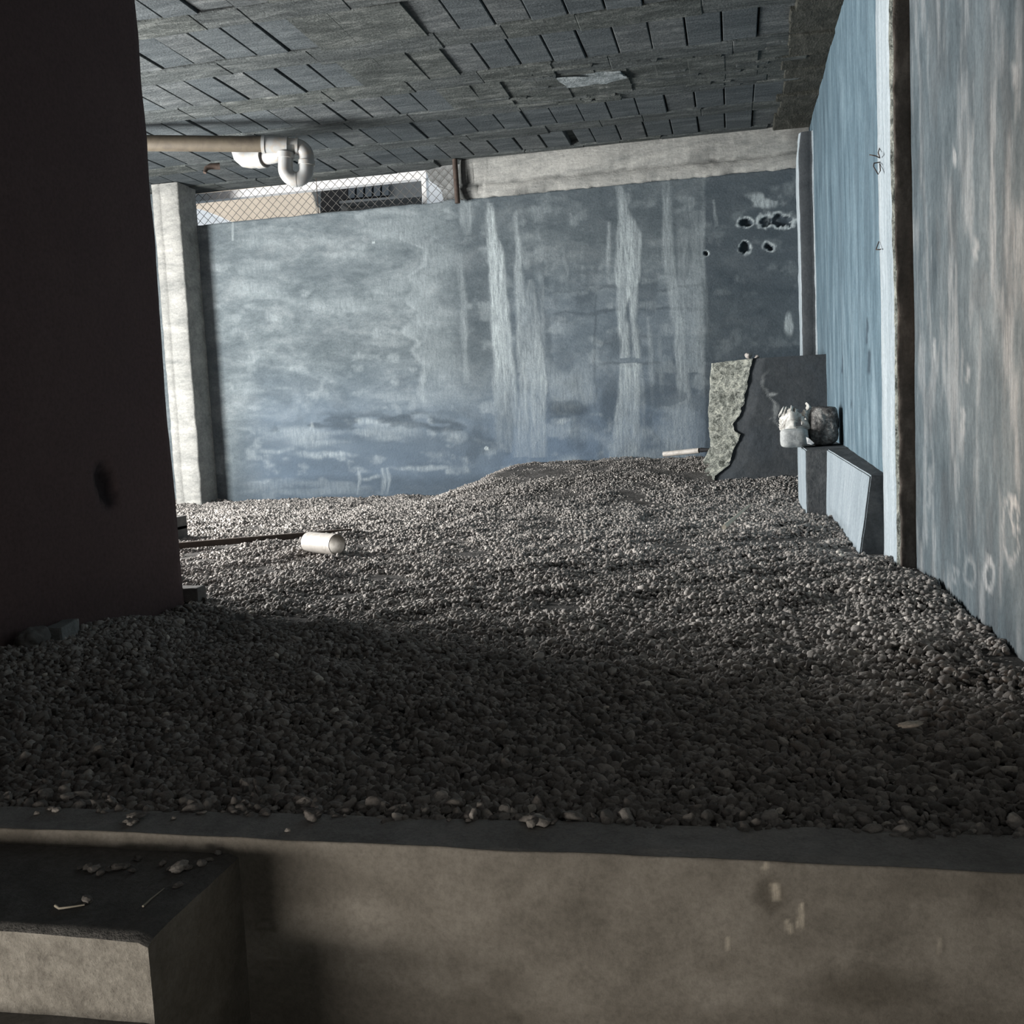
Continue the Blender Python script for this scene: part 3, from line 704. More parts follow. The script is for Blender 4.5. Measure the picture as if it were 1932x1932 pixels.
# ------------------------------------------------------------------ columns
def column_left():
    x0, x1, y0, y1 = -4.715, -4.472, 7.962, YB + .02
    e = empty('concrete_column', ((x0 + x1) / 2, (y0 + y1) / 2, 0)); o = Vector(e.location)
    bm = bmesh.new(); zs = np.linspace(-.05, ZC, 120)
    prof = [(x0, y1), (x0, y0 + .012), (x0 + .012, y0), (x0 + .075, y0), (x0 + .081, y0 + .008), (x0 + .088, y0), (x1 - .012, y0), (x1, y0 + .012), (x1, y1)]
    P = []
    for z in zs:
        joint = .008 * math.exp(-((z - 2.02) / .012) ** 2)
        for j, (x, y) in enumerate(prof):
            n = float(fbm(x * 12 + z * 8, y * 12 + z * 3, 81, 4)) - .5
            P.append((x - o.x + n * .010, y - o.y + n * .012 + (joint if 1 < j < 7 else 0), z))
    ob = np_mesh('shaft', np.array(P), grid_faces(len(zs), len(prof))[:, ::-1], M_conc_light, parent=e, smooth=False,
                 attrs={k: np.zeros(len(P)) for k in ('eff', 'damp_dark', 'tint')})
    tag(e, 'tall grey concrete column with shutter seams at the left end of the back wall', 'column')
column_left()
def column_corner():
    x0, x1, y0, y1 = .497, XF + .02, 7.93, YB + .02
    e = empty('corner_column', ((x0 + x1) / 2, (y0 + y1) / 2, 0)); o = Vector(e.location)
    zs = np.linspace(-.05, 2.56, 110); P = []
    prof = [(x0 + .004, y1), (x0, y0 + .05), (x0 + .006, y0 + .012), (x0 + .02, y0), (x1 - .05, y0), (x1 - .03, y0 + .004), (x1 - .012, y0 - .02), (x1, y0 - .02)]
    for z in zs:
        top = max(0, (z - 2.42) / .14)
        for j, (x, y) in enumerate(prof):
            n = float(fbm(x * 9 + z * 7, y * 9 + z * 4, 83, 4)) - .5
            P.append((x - o.x + n * .014 + .03 * top * (j < 4) * (.5 + n), y - o.y + n * .012, z))
    fm = np.array([[0 if j < 2 or j > 4 else 1 for j in range(len(prof) - 1)] for _ in range(len(zs) - 1)]).ravel()
    np_mesh('shaft', np.array(P), grid_faces(len(zs), len(prof))[:, ::-1], [M_pil_side, M_stub], parent=e, smooth=False, fmat=fm,
            attrs={k: np.zeros(len(P)) for k in ('eff', 'damp_dark', 'tint')})
    tag(e, 'narrow dark corner column with white mortar edges in the far right corner', 'column')
column_corner()
def pilaster():
    e = empty('wall_pilaster', (.62, 4.2, 0)); o = Vector(e.location)
    zs = np.linspace(-.06, ZC, 330); P = []
    prof = [(XN + .03, 4.043), (.640, 4.043), (.615, 4.043), (.600, 4.043), (.593, 4.046), (.588, 4.055), (.584, 4.07), (.581, 4.10), (.579, 4.16), (.581, 4.22), (.583, 4.28), (.583, 4.405), (XF + .03, 4.41)]
    for z in zs:
        for j, (x, y) in enumerate(prof):
            n = float(fbm(z * 14 + j * .7, y * 20 + j, 85, 4)) - .5
            big = float(fbm(z * 2.0, j * .12 + 3, 86, 3)) - .5
            amp = (0, .001, .002, .005, .011, .014, .010, .004, .003, .004, .004, .003, 0)[j]
            P.append((x - o.x + n * amp + big * .012 * (0 < j < 12), y - o.y + n * amp * (1.2 if j < 7 else .4), z))
    k = len(prof) - 1
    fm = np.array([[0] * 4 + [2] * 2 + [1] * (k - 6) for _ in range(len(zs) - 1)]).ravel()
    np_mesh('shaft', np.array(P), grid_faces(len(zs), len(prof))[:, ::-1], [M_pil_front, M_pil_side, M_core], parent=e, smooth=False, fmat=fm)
    tag(e, 'rough projecting pilaster of the right wall with a pale side and dark brown front', 'pilaster')
pilaster()
def tie_wire(pts, name, label):
    bm = bmesh.new(); o = Vector(pts[0]); tube(bm, [Vector(p) - o for p in pts], .0022, 6)
    ob = from_bm(name, bm, M_rust, None, o); tag(ob, label, 'wire')
w = lambda px, py, y=4.06: tuple(atx(px, py, .572 if px > 1648 else .548))
tie_wire([atx(1660, 278, .585), atx(1657, 288, .570), atx(1660, 298, .575), atx(1652, 294, .550), atx(1641, 292, .535)], 'tie_wire', 'bent dark tie wire poking from the pilaster edge, uppermost of the three')
tie_wire([atx(1660, 306, .580), atx(1649, 308, .560), atx(1648, 314, .548), atx(1657, 329, .560), atx(1661, 322, .572), atx(1660, 308, .582)], 'tie_wire', 'triangular loop of dark tie wire on the pilaster edge, just below the uppermost wire')
tie_wire([atx(1658, 456, .580), atx(1654, 468, .565), atx(1653, 471, .562), atx(1660, 471, .572), atx(1662, 470, .580)], 'tie_wire', 'small hook of dark tie wire on the pilaster edge, lowest of the three')

# ------------------------------------------------------------------ broken stub wall, bench and what lies on it
def stub():
    y0 = 7.20
    e = empty('broken_wall_stub', (.25, 7.45, .1)); o = Vector(e.location)
    edge = [(1421, 677), (1414, 698), (1411, 721), (1406, 744), (1401, 768), (1396, 785), (1384, 798), (1385, 812), (1399, 819), (1383, 850), (1374, 879), (1351, 897), (1340, 925)]
    left = [(1342, 686), (1340, 710), (1339, 744), (1336, 778), (1338, 821), (1341, 843), (1329, 866), (1318, 897), (1300, 925)]
    ez = [at(x, y, y0) for x, y in edge]; zz = [p[2] for p in ez][::-1]; xx = [p[0] for p in ez][::-1]
    lz = [at(x, y, 7.62) for x, y in left]; lzz = [p[2] for p in lz][::-1]; lxx = [p[0] for p in lz][::-1]
    ztop = .925; zs = np.linspace(-.02, ztop, 120)
    exs = np.interp(zs, zz, xx) + .014 * (fbm(zs * 24, zs * 0, 91, 4) - .5); lxs = np.interp(zs, lzz, lxx) + .014 * (fbm(zs * 22, zs * 0 + 5, 92, 4) - .5)
    # plastered front
    nu = 60; P = []
    for i, z in enumerate(zs):
        for j in range(nu):
            s = j / (nu - 1); x = exs[i] * (1 - s) + (XF + .01) * s
            n = float(fbm(x * 7, z * 7, 93, 4)) - .5
            bulge = .018 * max(0, 1 - s * 6)
            P.append((x - o.x, y0 - o.y + n * .008 + bulge, z - o.z))
    P = np.array(P); px, py = pxgrid(P + np.array(o))
    f = fbm(px / 10, py / 10, 94, 4) - .5; wx = px + 14 * f; wy = py + 14 * f
    eff = ss(4, 1.5, np.abs(wx - np.interp(py, [690, 720, 745, 760, 790, 820], [1450, 1438, 1446, 1462, 1460, 1478]))) * ss(690, 720, py) * ss(830, 800, py) * .5
    eff = np.maximum(eff, ss(1.2, .5, np.hypot((wx - 1455) / 11, (wy - 743) / 6)) * .8); eff = np.maximum(eff, ss(1.2, .5, np.hypot((wx - 1463) / 8, (wy - 775) / 16)) * .6)
    damp_dark = .6 * ss(.5, .66, fbm(px / 60, py / 60, 95, 4))
    # back faces close the block
    nz = len(zs)
    fr = np_mesh('plaster_front', P, grid_faces(nz, nu), M_stub, parent=e, smooth=True, attrs={'eff': np.clip(eff, 0, 1), 'damp_dark': damp_dark * .5, 'tint': eff * 0})
    # torn core
    nw = 46; C = []
    for i, z in enumerate(zs):
        for j in range(nw):
            s = max(0, (j - 3) / (nw - 4)); x = lxs[i] * (1 - s) + exs[i] * s; y = 7.62 * (1 - s) + (y0 + .004) * s
            if j < 3: x += .012 * (3 - j); y += .045 * (3 - j)
            n = float(fbm(s * 9 + 3, z * 22, 96, 5)) - .5; n2 = float(fbm(s * 26, z * 70, 97, 3)) - .5
            a = min(1, 6 * s, 6 * (1 - s) + .2)
            C.append((x - o.x + (n * .10 + n2 * .045) * a, y - o.y + (n * .07 + n2 * .03) * a, z - o.z))
    np_mesh('rubble_core', np.array(C), grid_faces(nz, nw), M_core, parent=e, smooth=False)['label'] = 'pale broken stone and mortar face'
    bm = bmesh.new()
    t = ztop - o.z
    top = [bm.verts.new((p[0] - o.x, p[1] - o.y, t)) for p in ((exs[-1], y0), (XF + .01, y0), (XF + .01, 7.75), (lxs[-1] + .035, 7.75), (lxs[-1], 7.62))]
    bm.faces.new(top)
    lo_ = [bm.verts.new((x + .035 - o.x, 7.75 - o.y, z - o.z)) for x, z in zip(lxs[::6], zs[::6])] + [bm.verts.new((lxs[-1] + .035 - o.x, 7.75 - o.y, t)), bm.verts.new((XF + .01 - o.x, 7.75 - o.y, t)), bm.verts.new((XF + .01 - o.x, 7.75 - o.y, -.02 - o.z))]
    bm.faces.new(lo_)
    from_bm('cap', bm, M_stub, e)
    tag(e, 'broken end of a low dark plastered wall with its pale rubble core showing', 'wall stub')
stub()

def bench():
    e = empty('concrete_bench', (.5, 5.4, 0)); o = Vector(e.location)
    def prism(name, base, top, z0, zt, mats, seed):
        bm = bmesh.new(); n = len(base)
        B = [bm.verts.new(Vector((x, y, z0)) - o) for x, y in base]; T = [bm.verts.new(Vector((x, y, z)) - o) for (x, y), z in zip(top, zt)]
        fs = [bm.faces.new(B[::-1]), bm.faces.new(T)]
        for k in range(n): fs.append(bm.faces.new((B[k], B[(k + 1) % n], T[(k + 1) % n], T[k])))
        bm.normal_update()
        bmesh.ops.bevel(bm, geom=bm.edges[:], offset=.006, segments=2, affect='EDGES')
        bm.normal_update()
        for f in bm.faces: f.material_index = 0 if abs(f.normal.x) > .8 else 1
        for _ in range(5):
            es = [q for q in bm.edges if q.calc_length() > .06]
            if not es: break
            bmesh.ops.subdivide_edges(bm, edges=es, cuts=1, use_grid_fill=True)
        bm.normal_update()
        for v in bm.verts:
            nn = float(fbm(v.co.x * 13 + v.co.z * 7 + seed, v.co.y * 9 + v.co.z * 5, seed, 4)) - .5; v.co += v.normal * nn * .010
        return from_bm(name, bm, mats, e)
    xr = XF + .02
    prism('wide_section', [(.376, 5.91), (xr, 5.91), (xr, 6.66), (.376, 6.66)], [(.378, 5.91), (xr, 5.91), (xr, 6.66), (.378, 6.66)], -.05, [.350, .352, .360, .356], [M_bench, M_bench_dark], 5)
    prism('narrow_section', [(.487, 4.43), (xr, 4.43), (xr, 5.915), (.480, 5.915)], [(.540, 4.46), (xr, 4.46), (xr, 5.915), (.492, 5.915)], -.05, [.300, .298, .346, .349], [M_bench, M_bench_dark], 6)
    tag(e, 'low stepped concrete bench with pale sides along the far right wall', 'bench')
bench()

def blob(name, c, size, mat, seed, power=3.0, amp=.10, sub=4, label=None, cat=None, rz=0., freq=2.2):
    bm = bmesh.new(); bmesh.ops.create_icosphere(bm, subdivisions=sub, radius=1)
    for v in bm.verts:
        d = v.co.normalized(); q = (abs(d.x) ** power + abs(d.y) ** power + abs(d.z) ** power) ** (-1 / power)
        n = float(fbm(d.x * freq + seed * 3.1 + d.z, d.y * freq + d.z * freq * .8, seed, 5)) - .5
        v.co = Vector((d.x * size[0], d.y * size[1], d.z * size[2])) * .5 * q * (1 + n * amp * 2)
    zmin = min(v.co.z for v in bm.verts)
    for v in bm.verts: v.co.z -= zmin
    o = from_bm(name, bm, mat, None, c, smooth=True); o.rotation_euler.z = rz
    if label: tag(o, label, cat)
    return o
zb = .352
blob('cement_block', (.335, 6.24, zb), (.155, .22, .112), M_cement, 3, 5.0, .05, label='pale rounded cement lump overhanging the bench, under the torn bag', cat='cement lump')
blob('cement_sack', (.505, 6.30, zb), (.165, .24, .225), M_sack, 9, 4.6, .10, sub=5, label='dark mottled bundle on the bench, against the far right wall', cat='bundle', freq=3)
def torn_bag():
    nu, nv = 44, 26; V_ = []; r = np.random.default_rng(4)
    for i in range(nu):
        t = i / (nu - 1) * 2 * math.pi
        for j in range(nv):
            s = j / (nv - 1)
            n = float(fbm(math.cos(t) * 2.2 + 5, math.sin(t) * 2.2 + s * 2.5, 101, 4)) - .5
            pl = math.sin(t * 7 + s * 3) * .10 + n * .7
            rad = (.088 + .02 * s) * (1 + pl * .55) * (1 - .35 * s ** 3)
            V_.append((rad * math.cos(t), rad * .9 * math.sin(t), .125 * s * (1 + .16 * math.sin(t * 3 + 1) + .10 * math.sin(t * 5)) + .01 * n))
    Fq = grid_faces(nu, nv); keep = []
    for q in Fq:
        i, j = divmod(int(q[0]), nv); t = i / nu * 2 * math.pi; s = j / nv
        hole = float(fbm(math.cos(t) * 2.3 + 9, math.sin(t) * 2.3 + s * 2.2, 103, 3))
        keep.append(hole < .60 or s < .12)
    o = np_mesh('torn_bag', np.array(V_), Fq[np.array(keep)], M_bag, loc=(.345, 6.26, zb + .104), smooth=True)
    sm = o.modifiers.new('thickness', 'SOLIDIFY'); sm.thickness = .003
    tag(o, 'crumpled torn white plastic bag sitting on the pale cement lump', 'bag')
torn_bag()
def scrap(name, pts, mat, label, cat, th=.004):
    bm = bmesh.new(); c = sum((Vector(p) for p in pts), Vector()) / len(pts)
    f = bm.faces.new([bm.verts.new(Vector(p) - c) for p in pts]); r_ = bmesh.ops.extrude_face_region(bm, geom=[f])
    for v in [g for g in r_['geom'] if isinstance(g, bmesh.types.BMVert)]: v.co += Vector((.0, th, th))
    o = from_bm(name, bm, mat, None, c); tag(o, label, cat)
scrap('paper_scrap', [at(1521, 826, 6.10), at(1526, 828, 6.08), at(1536, 837, 6.04), at(1531, 839, 6.03), at(1523, 837, 6.04)], M_white, 'small white scrap in front of the dark bundle on the bench', 'scrap')

# ------------------------------------------------------------------ loose stones that can be counted
ST = stone_protos(3, 6, 77)
def pebble_mesh(k, size, tone, flat=.6, long=1.3):
    co, fa = ST[k % 6]; L = co * np.array([long, 1, flat]) * size * .5; L[:, 2] -= L[:, 2].min()
    return L, fa, tone
def pebble(px, py, size, label, cat='stone', name='loose_stone', z=.0, tone=.6, k=0, rz=0., flat=.6, long=1.3, group=None, mat=None, loc=None):
    L, fa, t = pebble_mesh(k, size, tone * .8, flat, long)
    p = loc if loc is not None else atz(px, py, z)
    o = np_mesh(name, L, fa, mat or M_gravel, loc=(p[0], p[1], p[2] - .001), smooth=False, attrs={'tone': np.full(len(L), t)}); o.rotation_euler.z = rz
    tag(o, label, cat, group); return o
pebble(893, 1547, .016, 'upright cream pebble on the cement ledge, touching the gravel edge', tone=.97, k=1, flat=1.3, long=.8)
pebble(883, 1550, .009, 'tiny pinkish pebble just left of the upright cream pebble', tone=.9, k=2)
pebble(847, 1549, .008, 'tiny grey pebble alone on the ledge left of the cream pebble', tone=.7, k=3)
pebble(1010, 1554, .030, 'flat pale grey stone spilled onto the ledge below the gravel edge', tone=.75, k=4, flat=.5, long=1.7, rz=-.3)
pebble(1003, 1561, .015, 'round grey pebble in front of the spilled flat stone', tone=.7, k=5, flat=.9, long=1.0)
pebble(1042, 1554, .014, 'dark grey pebble right of the spilled flat stone', tone=.35, k=1)
pebble(594, 1548, .030, 'smooth grey pebble on the ledge above the right part of the shadowed corner', tone=.35, k=0, flat=.7, long=1.2, rz=.2)
pebble(543, 1568, .009, 'white chip on the front edge of the ledge', tone=.95, k=2)
pebble(503, 1538, .012, 'grey pebble half in the gravel edge, left of the smooth grey pebble', tone=.45, k=4)
pebble(442, 1533, .009, 'pale chip on the ledge at the gravel edge, right of centre left', tone=.9, k=5)
pebble(386, 1534, .008, 'pale chip on the ledge straight above the inner corner of the steps', tone=.92, k=1)
pebble(328, 1545, .008, 'pale speck of stone on the ledge, left of the chips by the gravel', tone=.85, k=2)
pebble(258, 1545, .022, 'long grey stone lying among the dry crumbs on the ledge', tone=.55, k=3, long=1.8, flat=.5, rz=.35)
pebble(250, 1556, .018, 'grey stone below the long stone among the dry crumbs on the ledge', tone=.45, k=0)
pebble(240, 1552, .012, 'small grey stone left of the two larger stones on the ledge', tone=.5, k=4)
pebble(107, 1531, .014, 'pale stone at the head of the dried streak at the far left of the ledge', tone=.9, k=5, long=1.1)
pebble(96, 1528, .012, 'dark stone next to the pale stone at the far left of the ledge', tone=.5, k=1)
pebble(70, 1536, .010, 'small grey stone trailing left of the pale stone on the ledge', tone=.5, k=2)
zs1 = -.0275
for q, (px, py, sz, tn, lb) in enumerate((
        (152, 1640, .011, .4, 'small dark stone at the left end of the row on the top step'),
        (165, 1641, .014, .45, 'grey stone second from the left in the row on the top step'),
        (177, 1643, .015, .92, 'whitish stone in the row on the top step'),
        (190, 1652, .012, .4, 'dark flat stone below the whitish stone on the top step'),
        (207, 1642, .013, .5, 'grey stone right of the whitish stone on the top step'),
        (222, 1641, .014, .45, 'grey stone in the middle of the row on the top step'),
        (235, 1638, .015, .6, 'pale grey stone right of the middle of the row on the top step'),
        (250, 1646, .011, .4, 'flat dark chip under the right half of the row on the top step'),
        (259, 1622, .012, .3, 'dark pebble close under the retaining wall on the top step'),
        (306, 1634, .013, .5, 'grey chip starting the second cluster on the top step'),
        (322, 1641, .013, .55, 'grey stone left of the white sliver on the top step'),
        (340, 1643, .020, .95, 'white sliver of stone in the second cluster on the top step'),
        (355, 1640, .014, .45, 'dark stone right of the white sliver on the top step'),
        (381, 1634, .014, .8, 'pale round stone near the inner corner of the top step'),
        (396, 1624, .010, .7, 'small pale stone between the round one and the corner of the top step'),
        (411, 1613, .012, .92, 'pale chip in the very corner of step and retaining wall'),
        (336, 1672, .015, .5, 'grey chip near the right edge of the top step'),
        (165, 1703, .014, .5, 'grey pebble at the tip of the twig on the top step'))):
    pebble(px, py, sz, lb, z=zs1, tone=tn, k=q, rz=q * .7, long=1.1 + .5 * (q % 3 == 2), flat=.55 + .2 * (q % 2), group='stones on the top step')
def twig(name, pts, r, mat, label, cat):
    bm = bmesh.new(); o = Vector(pts[0]); n = len(pts)
    tube(bm, [Vector(p) - o for p in pts], r, 7, radii=[r * (1 - .5 * i / (n - 1)) for i in range(n)])
    ob = from_bm(name, bm, mat, None, o); tag(ob, label, cat)
lift = lambda p, d: tuple(np.array(p) + np.array([0, 0, d]))
twig('twig', [lift(atz(105, 1714, zs1), .004), lift(atz(112, 1718, zs1), .003), lift(atz(135, 1715, zs1), .003), lift(atz(160, 1711, zs1), .003)], .0022, M_reed, 'pale dry twig lying on the top step', 'twig')
twig('twig', [lift(atz(270, 1714, zs1), .003), lift(atz(285, 1700, zs1), .003), lift(atz(310, 1680, zs1), .003)], .0016, M_reed, 'thin dark straw along the right edge of the top step', 'twig')
twig('reed', [lift(atz(1366, 1001, .035), .016), lift(atz(1390, 981, .04), .020), lift(atz(1415, 961, .045), .024)], .012, M_reed, 'pale dry reed lying on the gravel in front of the bench', 'reed')
pebble(1718, 1371, .026, 'white sliver of stone on the dark gravel at the right', tone=1.25, k=3, flat=.35, long=2.2, rz=.5, z=.026)
pebble(1412, 0, .055, 'pale round stone on top of the broken wall stub', tone=.9, k=0, flat=.85, long=1.05, loc=at(1413, 677, 7.3))
pebble(1428, 0, .030, 'small white chip right of the round stone on the wall stub', tone=1.0, k=2, flat=.8, loc=at(1428, 676, 7.3))

# ------------------------------------------------------------------ rubble at the foot of the left wall
o = rough_box('concrete_chunk', -.030, .030, -.07, .07, 0, .085, M_conc, .03, .010, 4, loc=(-1.955, 2.62, -.005), ch=.010); o.rotation_euler.z = .25
tag(o, 'broken concrete chunk against the foot of the dark left wall', 'concrete chunk')
blob('rubble_stone', (-1.96, 2.50, .0), (.07, .12, .085), M_brick, 15, 2.6, .25, label='dark round rubble left of the broken chunk at the wall foot', cat='rubble', freq=3)
o = rough_box('stone_slab', -.05, .05, -.045, .045, 0, .022, M_conc, .03, .006, 5, loc=(-1.80, 2.58, -.008), ch=.006); o.rotation_euler = (.1, -.1, .5)
tag(o, 'flat stone slab lying in front of the broken chunk', 'stone slab')
o = rough_box('brick_fragment', -.07, .045, -.03, .03, 0, .055, M_brick, .03, .006, 6, loc=(-2.0, 3.43, -.012), ch=.006)
tag(o, 'brick fragment poking out at the far foot of the dark left wall', 'brick')
def hollow_block():
    e = empty('hollow_block', (-3.285, 5.42, -.015)); bm = bmesh.new()
    w_, h_, d_ = .105, .135, .28
    def ringpts(cx, cz, r, y, n=16): return [bm.verts.new((cx + r * math.cos(2 * math.pi * k / n), y, cz + r * math.sin(2 * math.pi * k / n))) for k in range(n)]
    x0, x1, z0, z1 = -.055, .055, 0, h_
    # frame of the hollow end built from bars so the two cells stay open
    for bx in ((x0, x1, z0, z0 + .022), (x0, x1, h_ / 2 - .011, h_ / 2 + .011), (x0, x1, h_ - .022, h_), (x0, x0 + .022, z0 + .02, h_ - .02), (x1 - .022, x1, z0 + .02, h_ - .02)):
        box(bm, bx[0], bx[1], -d_ / 2, d_ / 2, bx[2], bx[3], 0, .003)
    from_bm('shell', bm, M_brick, e)
    bm = bmesh.new(); box(bm, x0 + .02, x1 - .02, .02, .05, .02, h_ - .02); from_bm('web', bm, M_brick, e)
    tag(e, 'grey hollow block with two open cells standing on the gravel behind the left wall', 'block')
hollow_block()

# ------------------------------------------------------------------ pipe scrap, bar, pipe on the mound
def open_pipe(name, a, b, r, mat, label, wall=.004, inner=None, seg=40):
    a = Vector(a); b = Vector(b); e = (b - a).normalized(); bm = bmesh.new()
    R1 = tube(bm, [a - a, (b - a) * .5, b - a], r, seg, cap=False); R2 = tube(bm, [a - a, (b - a) * .5, b - a], r - wall, seg, cap=False, mat=2)
    for i in (0, -1):
        for k in range(seg): 
            fq = bm.faces.new((R1[i][k], R1[i][(k + 1) % seg], R2[i][(k + 1) % seg], R2[i][k])); fq.material_index = 1
            for q in fq.edges: q.smooth = False
    o = from_bm(name, bm, [mat, M_rim, M_pvc_in], None, a); tag(o, label, 'pipe'); return o
pa = atz(592, 1043, 0); pb = atz(640, 1046, 0)
open_pipe('pipe_offcut', (pa[0] - .035, pa[1] + .035, .049), (pb[0] - .01, pb[1] + .005, .047), .051, M_pvc_scrap, 'short white plastic pipe offcut lying on the lit gravel')
open_pipe('cream_pipe', at(1252, 857, 7.90), at(1319, 850, 7.78), .020, M_pvc_scrap, 'thin cream pipe lying on the mound by the back wall', .003, seg=20)
twig('shadow_tube', [at(1322, 849, 7.74), at(1332, 849, 7.72), at(1341, 848, 7.70)], .019, M_hdark, 'short black tube added for the shadow between the cream pipe and the wall stub', 'pipe')  # near-black tube standing in for the shadow beside the cream pipe
def bar():
    a = Vector(atz(335, 1036, 0)); b = Vector(atz(660, 1009, 0)); a = a + (a - b) * .35
    d = b - a; L = d.length; bm = bmesh.new(); box(bm, 0, L, -.018, .018, -.006, .026, 0, .003)
    o = from_bm('wooden_bar', bm, M_wood, None, a + Vector((0, .03, .006))); o.rotation_euler.z = math.atan2(d.y, d.x)
    tag(o, 'long thin dark wooden bar lying on gravel behind the pipe offcut', 'bar')
bar()

# ------------------------------------------------------------------ steps at the lower left
def steps():
    e = empty('concrete_steps', (-1.38, 1.25, -1.0)); o = Vector(e.location)
    xl, xr = XP + .0, -.760
    z1 = -.028
    def tread(name, y0, y1, zt, zb_, mat_top, mat_front, seed):
        bm = bmesh.new(); nx, ny = 90, 30; P = []
        xs = np.linspace(xl, xr, nx); ys = np.linspace(y0, y1, ny)
        Xg, Yg = np.meshgrid(xs, ys, indexing='ij')
        Zg = zt + .005 * (fbm(Xg * 8, Yg * 16, seed, 5) - .5)
        rnd = .006
        Zg = Zg - rnd * ss(y0 + .012, y0, Yg) - rnd * ss(xr - .012, xr, Xg)
        V_ = np.stack([Xg - o.x, Yg - o.y, Zg - o.z], -1); V_[:, 0, 1] += .003 * (fbm(xs * 14, xs * 0, seed + 1, 4) - .5)
        V0 = V_.reshape(-1, 3); Fs = [grid_faces(nx, ny)]
        fz = np.linspace(0, 1, 14); n0 = nx * ny
        fr = np.stack([np.repeat(V_[:, 0][:, None, :], 14, 1)], 0)[0].copy()
        for k, s in enumerate(fz):
            fr[:, k, 2] = V_[:, 0, 2] * (1 - s) + (zb_ - o.z) * s
            if k: fr[:, k, 1] = y0 - o.y + .004 * (fbm(xs * 20, xs * 0 + k * .9, seed + 2, 4) - .5)
        sd = np.repeat(V_[-1][:, None, :], 14, 1).copy()
        for k, s in enumerate(fz):
            sd[:, k, 2] = V_[-1, :, 2] * (1 - s) + (zb_ - o.z) * s
            if k: sd[:, k, 0] = xr - o.x + .003 * (fbm(ys * 12, ys * 0 + k, seed + 3, 4) - .5)
        sd[0, :, :] = fr[-1, :, :]
        Fs += [grid_faces(nx, 14, n0), grid_faces(ny, 14, n0 + nx * 14)[:, ::-1]]
        Va = np.concatenate([V0, fr.reshape(-1, 3), sd.reshape(-1, 3)])
        fm = np.concatenate([np.zeros(len(Fs[0]), int), np.ones(len(Fs[1]), int), np.full(len(Fs[2]), 2)])
        return np_mesh(name, Va, np.concatenate(Fs), [M_tread, M_step, M_low], parent=e, smooth=True, fmat=fm,
                attrs={k: np.zeros(len(Va)) for k in ('eff', 'damp_dark', 'tint')})
    tread('step', 1.130, YL + .01, z1, -1.0, M_ledge, M_step, 111)
    tread('step', .86, 1.132, -.146, -1.0, M_ledge, M_step, 115)
    tread('step', .59, .862, -.264, -1.0, M_ledge, M_step, 119)
    tag(e, 'grainy concrete steps at the lower left climbing to the ledge', 'steps')
steps()

# ------------------------------------------------------------------ drain pipe under the ceiling
def drain():
    A = Vector(at(275, 257, 6.42)); B = Vector(at(575, 277, 6.72))
    e = empty('drain_pipe', A); o = Vector(A)
    d = (B - A).normalized(); r = .052
    ext = A - d * 1.2; ext.z = A.z + .0
    C1 = A + (B - A) * ((500 - 275) / 300.0); C2 = A + (B - A) * ((548 - 275) / 300.0)
    bm = bmesh.new(); tube(bm, [ext - o, C1 - o], r, 28); p = from_bm('straight_pipe', bm, M_pvc_tan, e); p['label'] = 'tan straight length'
    bm = bmesh.new()
    tube(bm, [C1 - d * .02 - o, C1 + d * .075 * 2 - o], r + .004, 28)
    for q in (0.0, .15): tube(bm, [C1 + d * (q - .022) - o, C1 + d * (q + .0) - o], r + .009, 28)
    from_bm('coupling', bm, M_pvc, e)
    dn = Vector((0, 0, -1)); dn = (dn - d * dn.dot(d)).normalized()
    E0 = B - d * .06
    pts = [C2 - d * .05 - o] + [E0 - o] + [v - o for v in arc(E0 + dn * .075, -dn, d, .075, 0, math.pi / 2, 10)]
    pts.append(pts[-1] + dn * .03)
    bm = bmesh.new(); tube(bm, pts, r * .98, 28); tube(bm, [pts[1] - d * .0, pts[1] + d * .018], r + .008, 28); tube(bm, [pts[-1] - dn * .012, pts[-1] + dn * .016], r + .006, 28)
    from_bm('elbow', bm, M_pvc, e)
    # U trap hanging under the elbow
    top_r = pts[-1] + dn * .01; rr = .070; rt = .050
    cen = top_r - d * rr + dn * .035
    side = Vector((-d.y, d.x, 0)).normalized()
    u = [top_r, top_r + dn * .035] + arc(cen, d, dn, rr, 0, math.pi, 18)[1:] + [cen - d * rr - dn * .085]
    bm = bmesh.new(); tube(bm, u, rt, 26)
    tube(bm, [u[-1] + dn * .02, u[-1] - dn * .018], rt + .008, 26)
    m_ = arc(cen, d, dn, rr, math.pi / 2 - .10, math.pi / 2 + .10, 4); tube(bm, m_, rt + .0015, 26)
    from_bm('u_trap', bm, M_pvc, e)
    # branch going back from the trap and turning up into the slab
    s0 = u[-1]
    q = [Vector(at(x, y, Y)) - o for x, y, Y in ((522, 293, 6.74), (508, 296, 6.80), (488, 298, 6.83))]
    bm = bmesh.new(); tube(bm, [s0, s0 - dn * .03] + q, rt, 24); from_bm('branch_pipe', bm, M_pvc, e)
    el = [Vector(at(x, y, Y)) - o for x, y, Y in ((500, 297, 6.81), (486, 299, 6.83), (474, 300.5, 6.85), (463, 299, 6.87), (456, 293, 6.88), (453, 283, 6.89), (452.5, 272, 6.90))]
    bm = bmesh.new(); tube(bm, el, rt + .012, 24)
    tube(bm, [el[0], el[1]], rt + .019, 24); from_bm('branch_elbow', bm, M_pvc, e)
    tag(e, 'white and tan plastic drain pipe with a U trap hanging under the ceiling', 'drain pipe')
drain()
# stub of broken dark conduit in the slab
twig('conduit_end', [at(415, 314, 7.05), at(397, 314, 7.02), at(389, 318, 7.0), at(386, 326, 6.98)], .026, M_rust, 'dark broken conduit end sticking out of the ceiling near the left column', 'conduit')

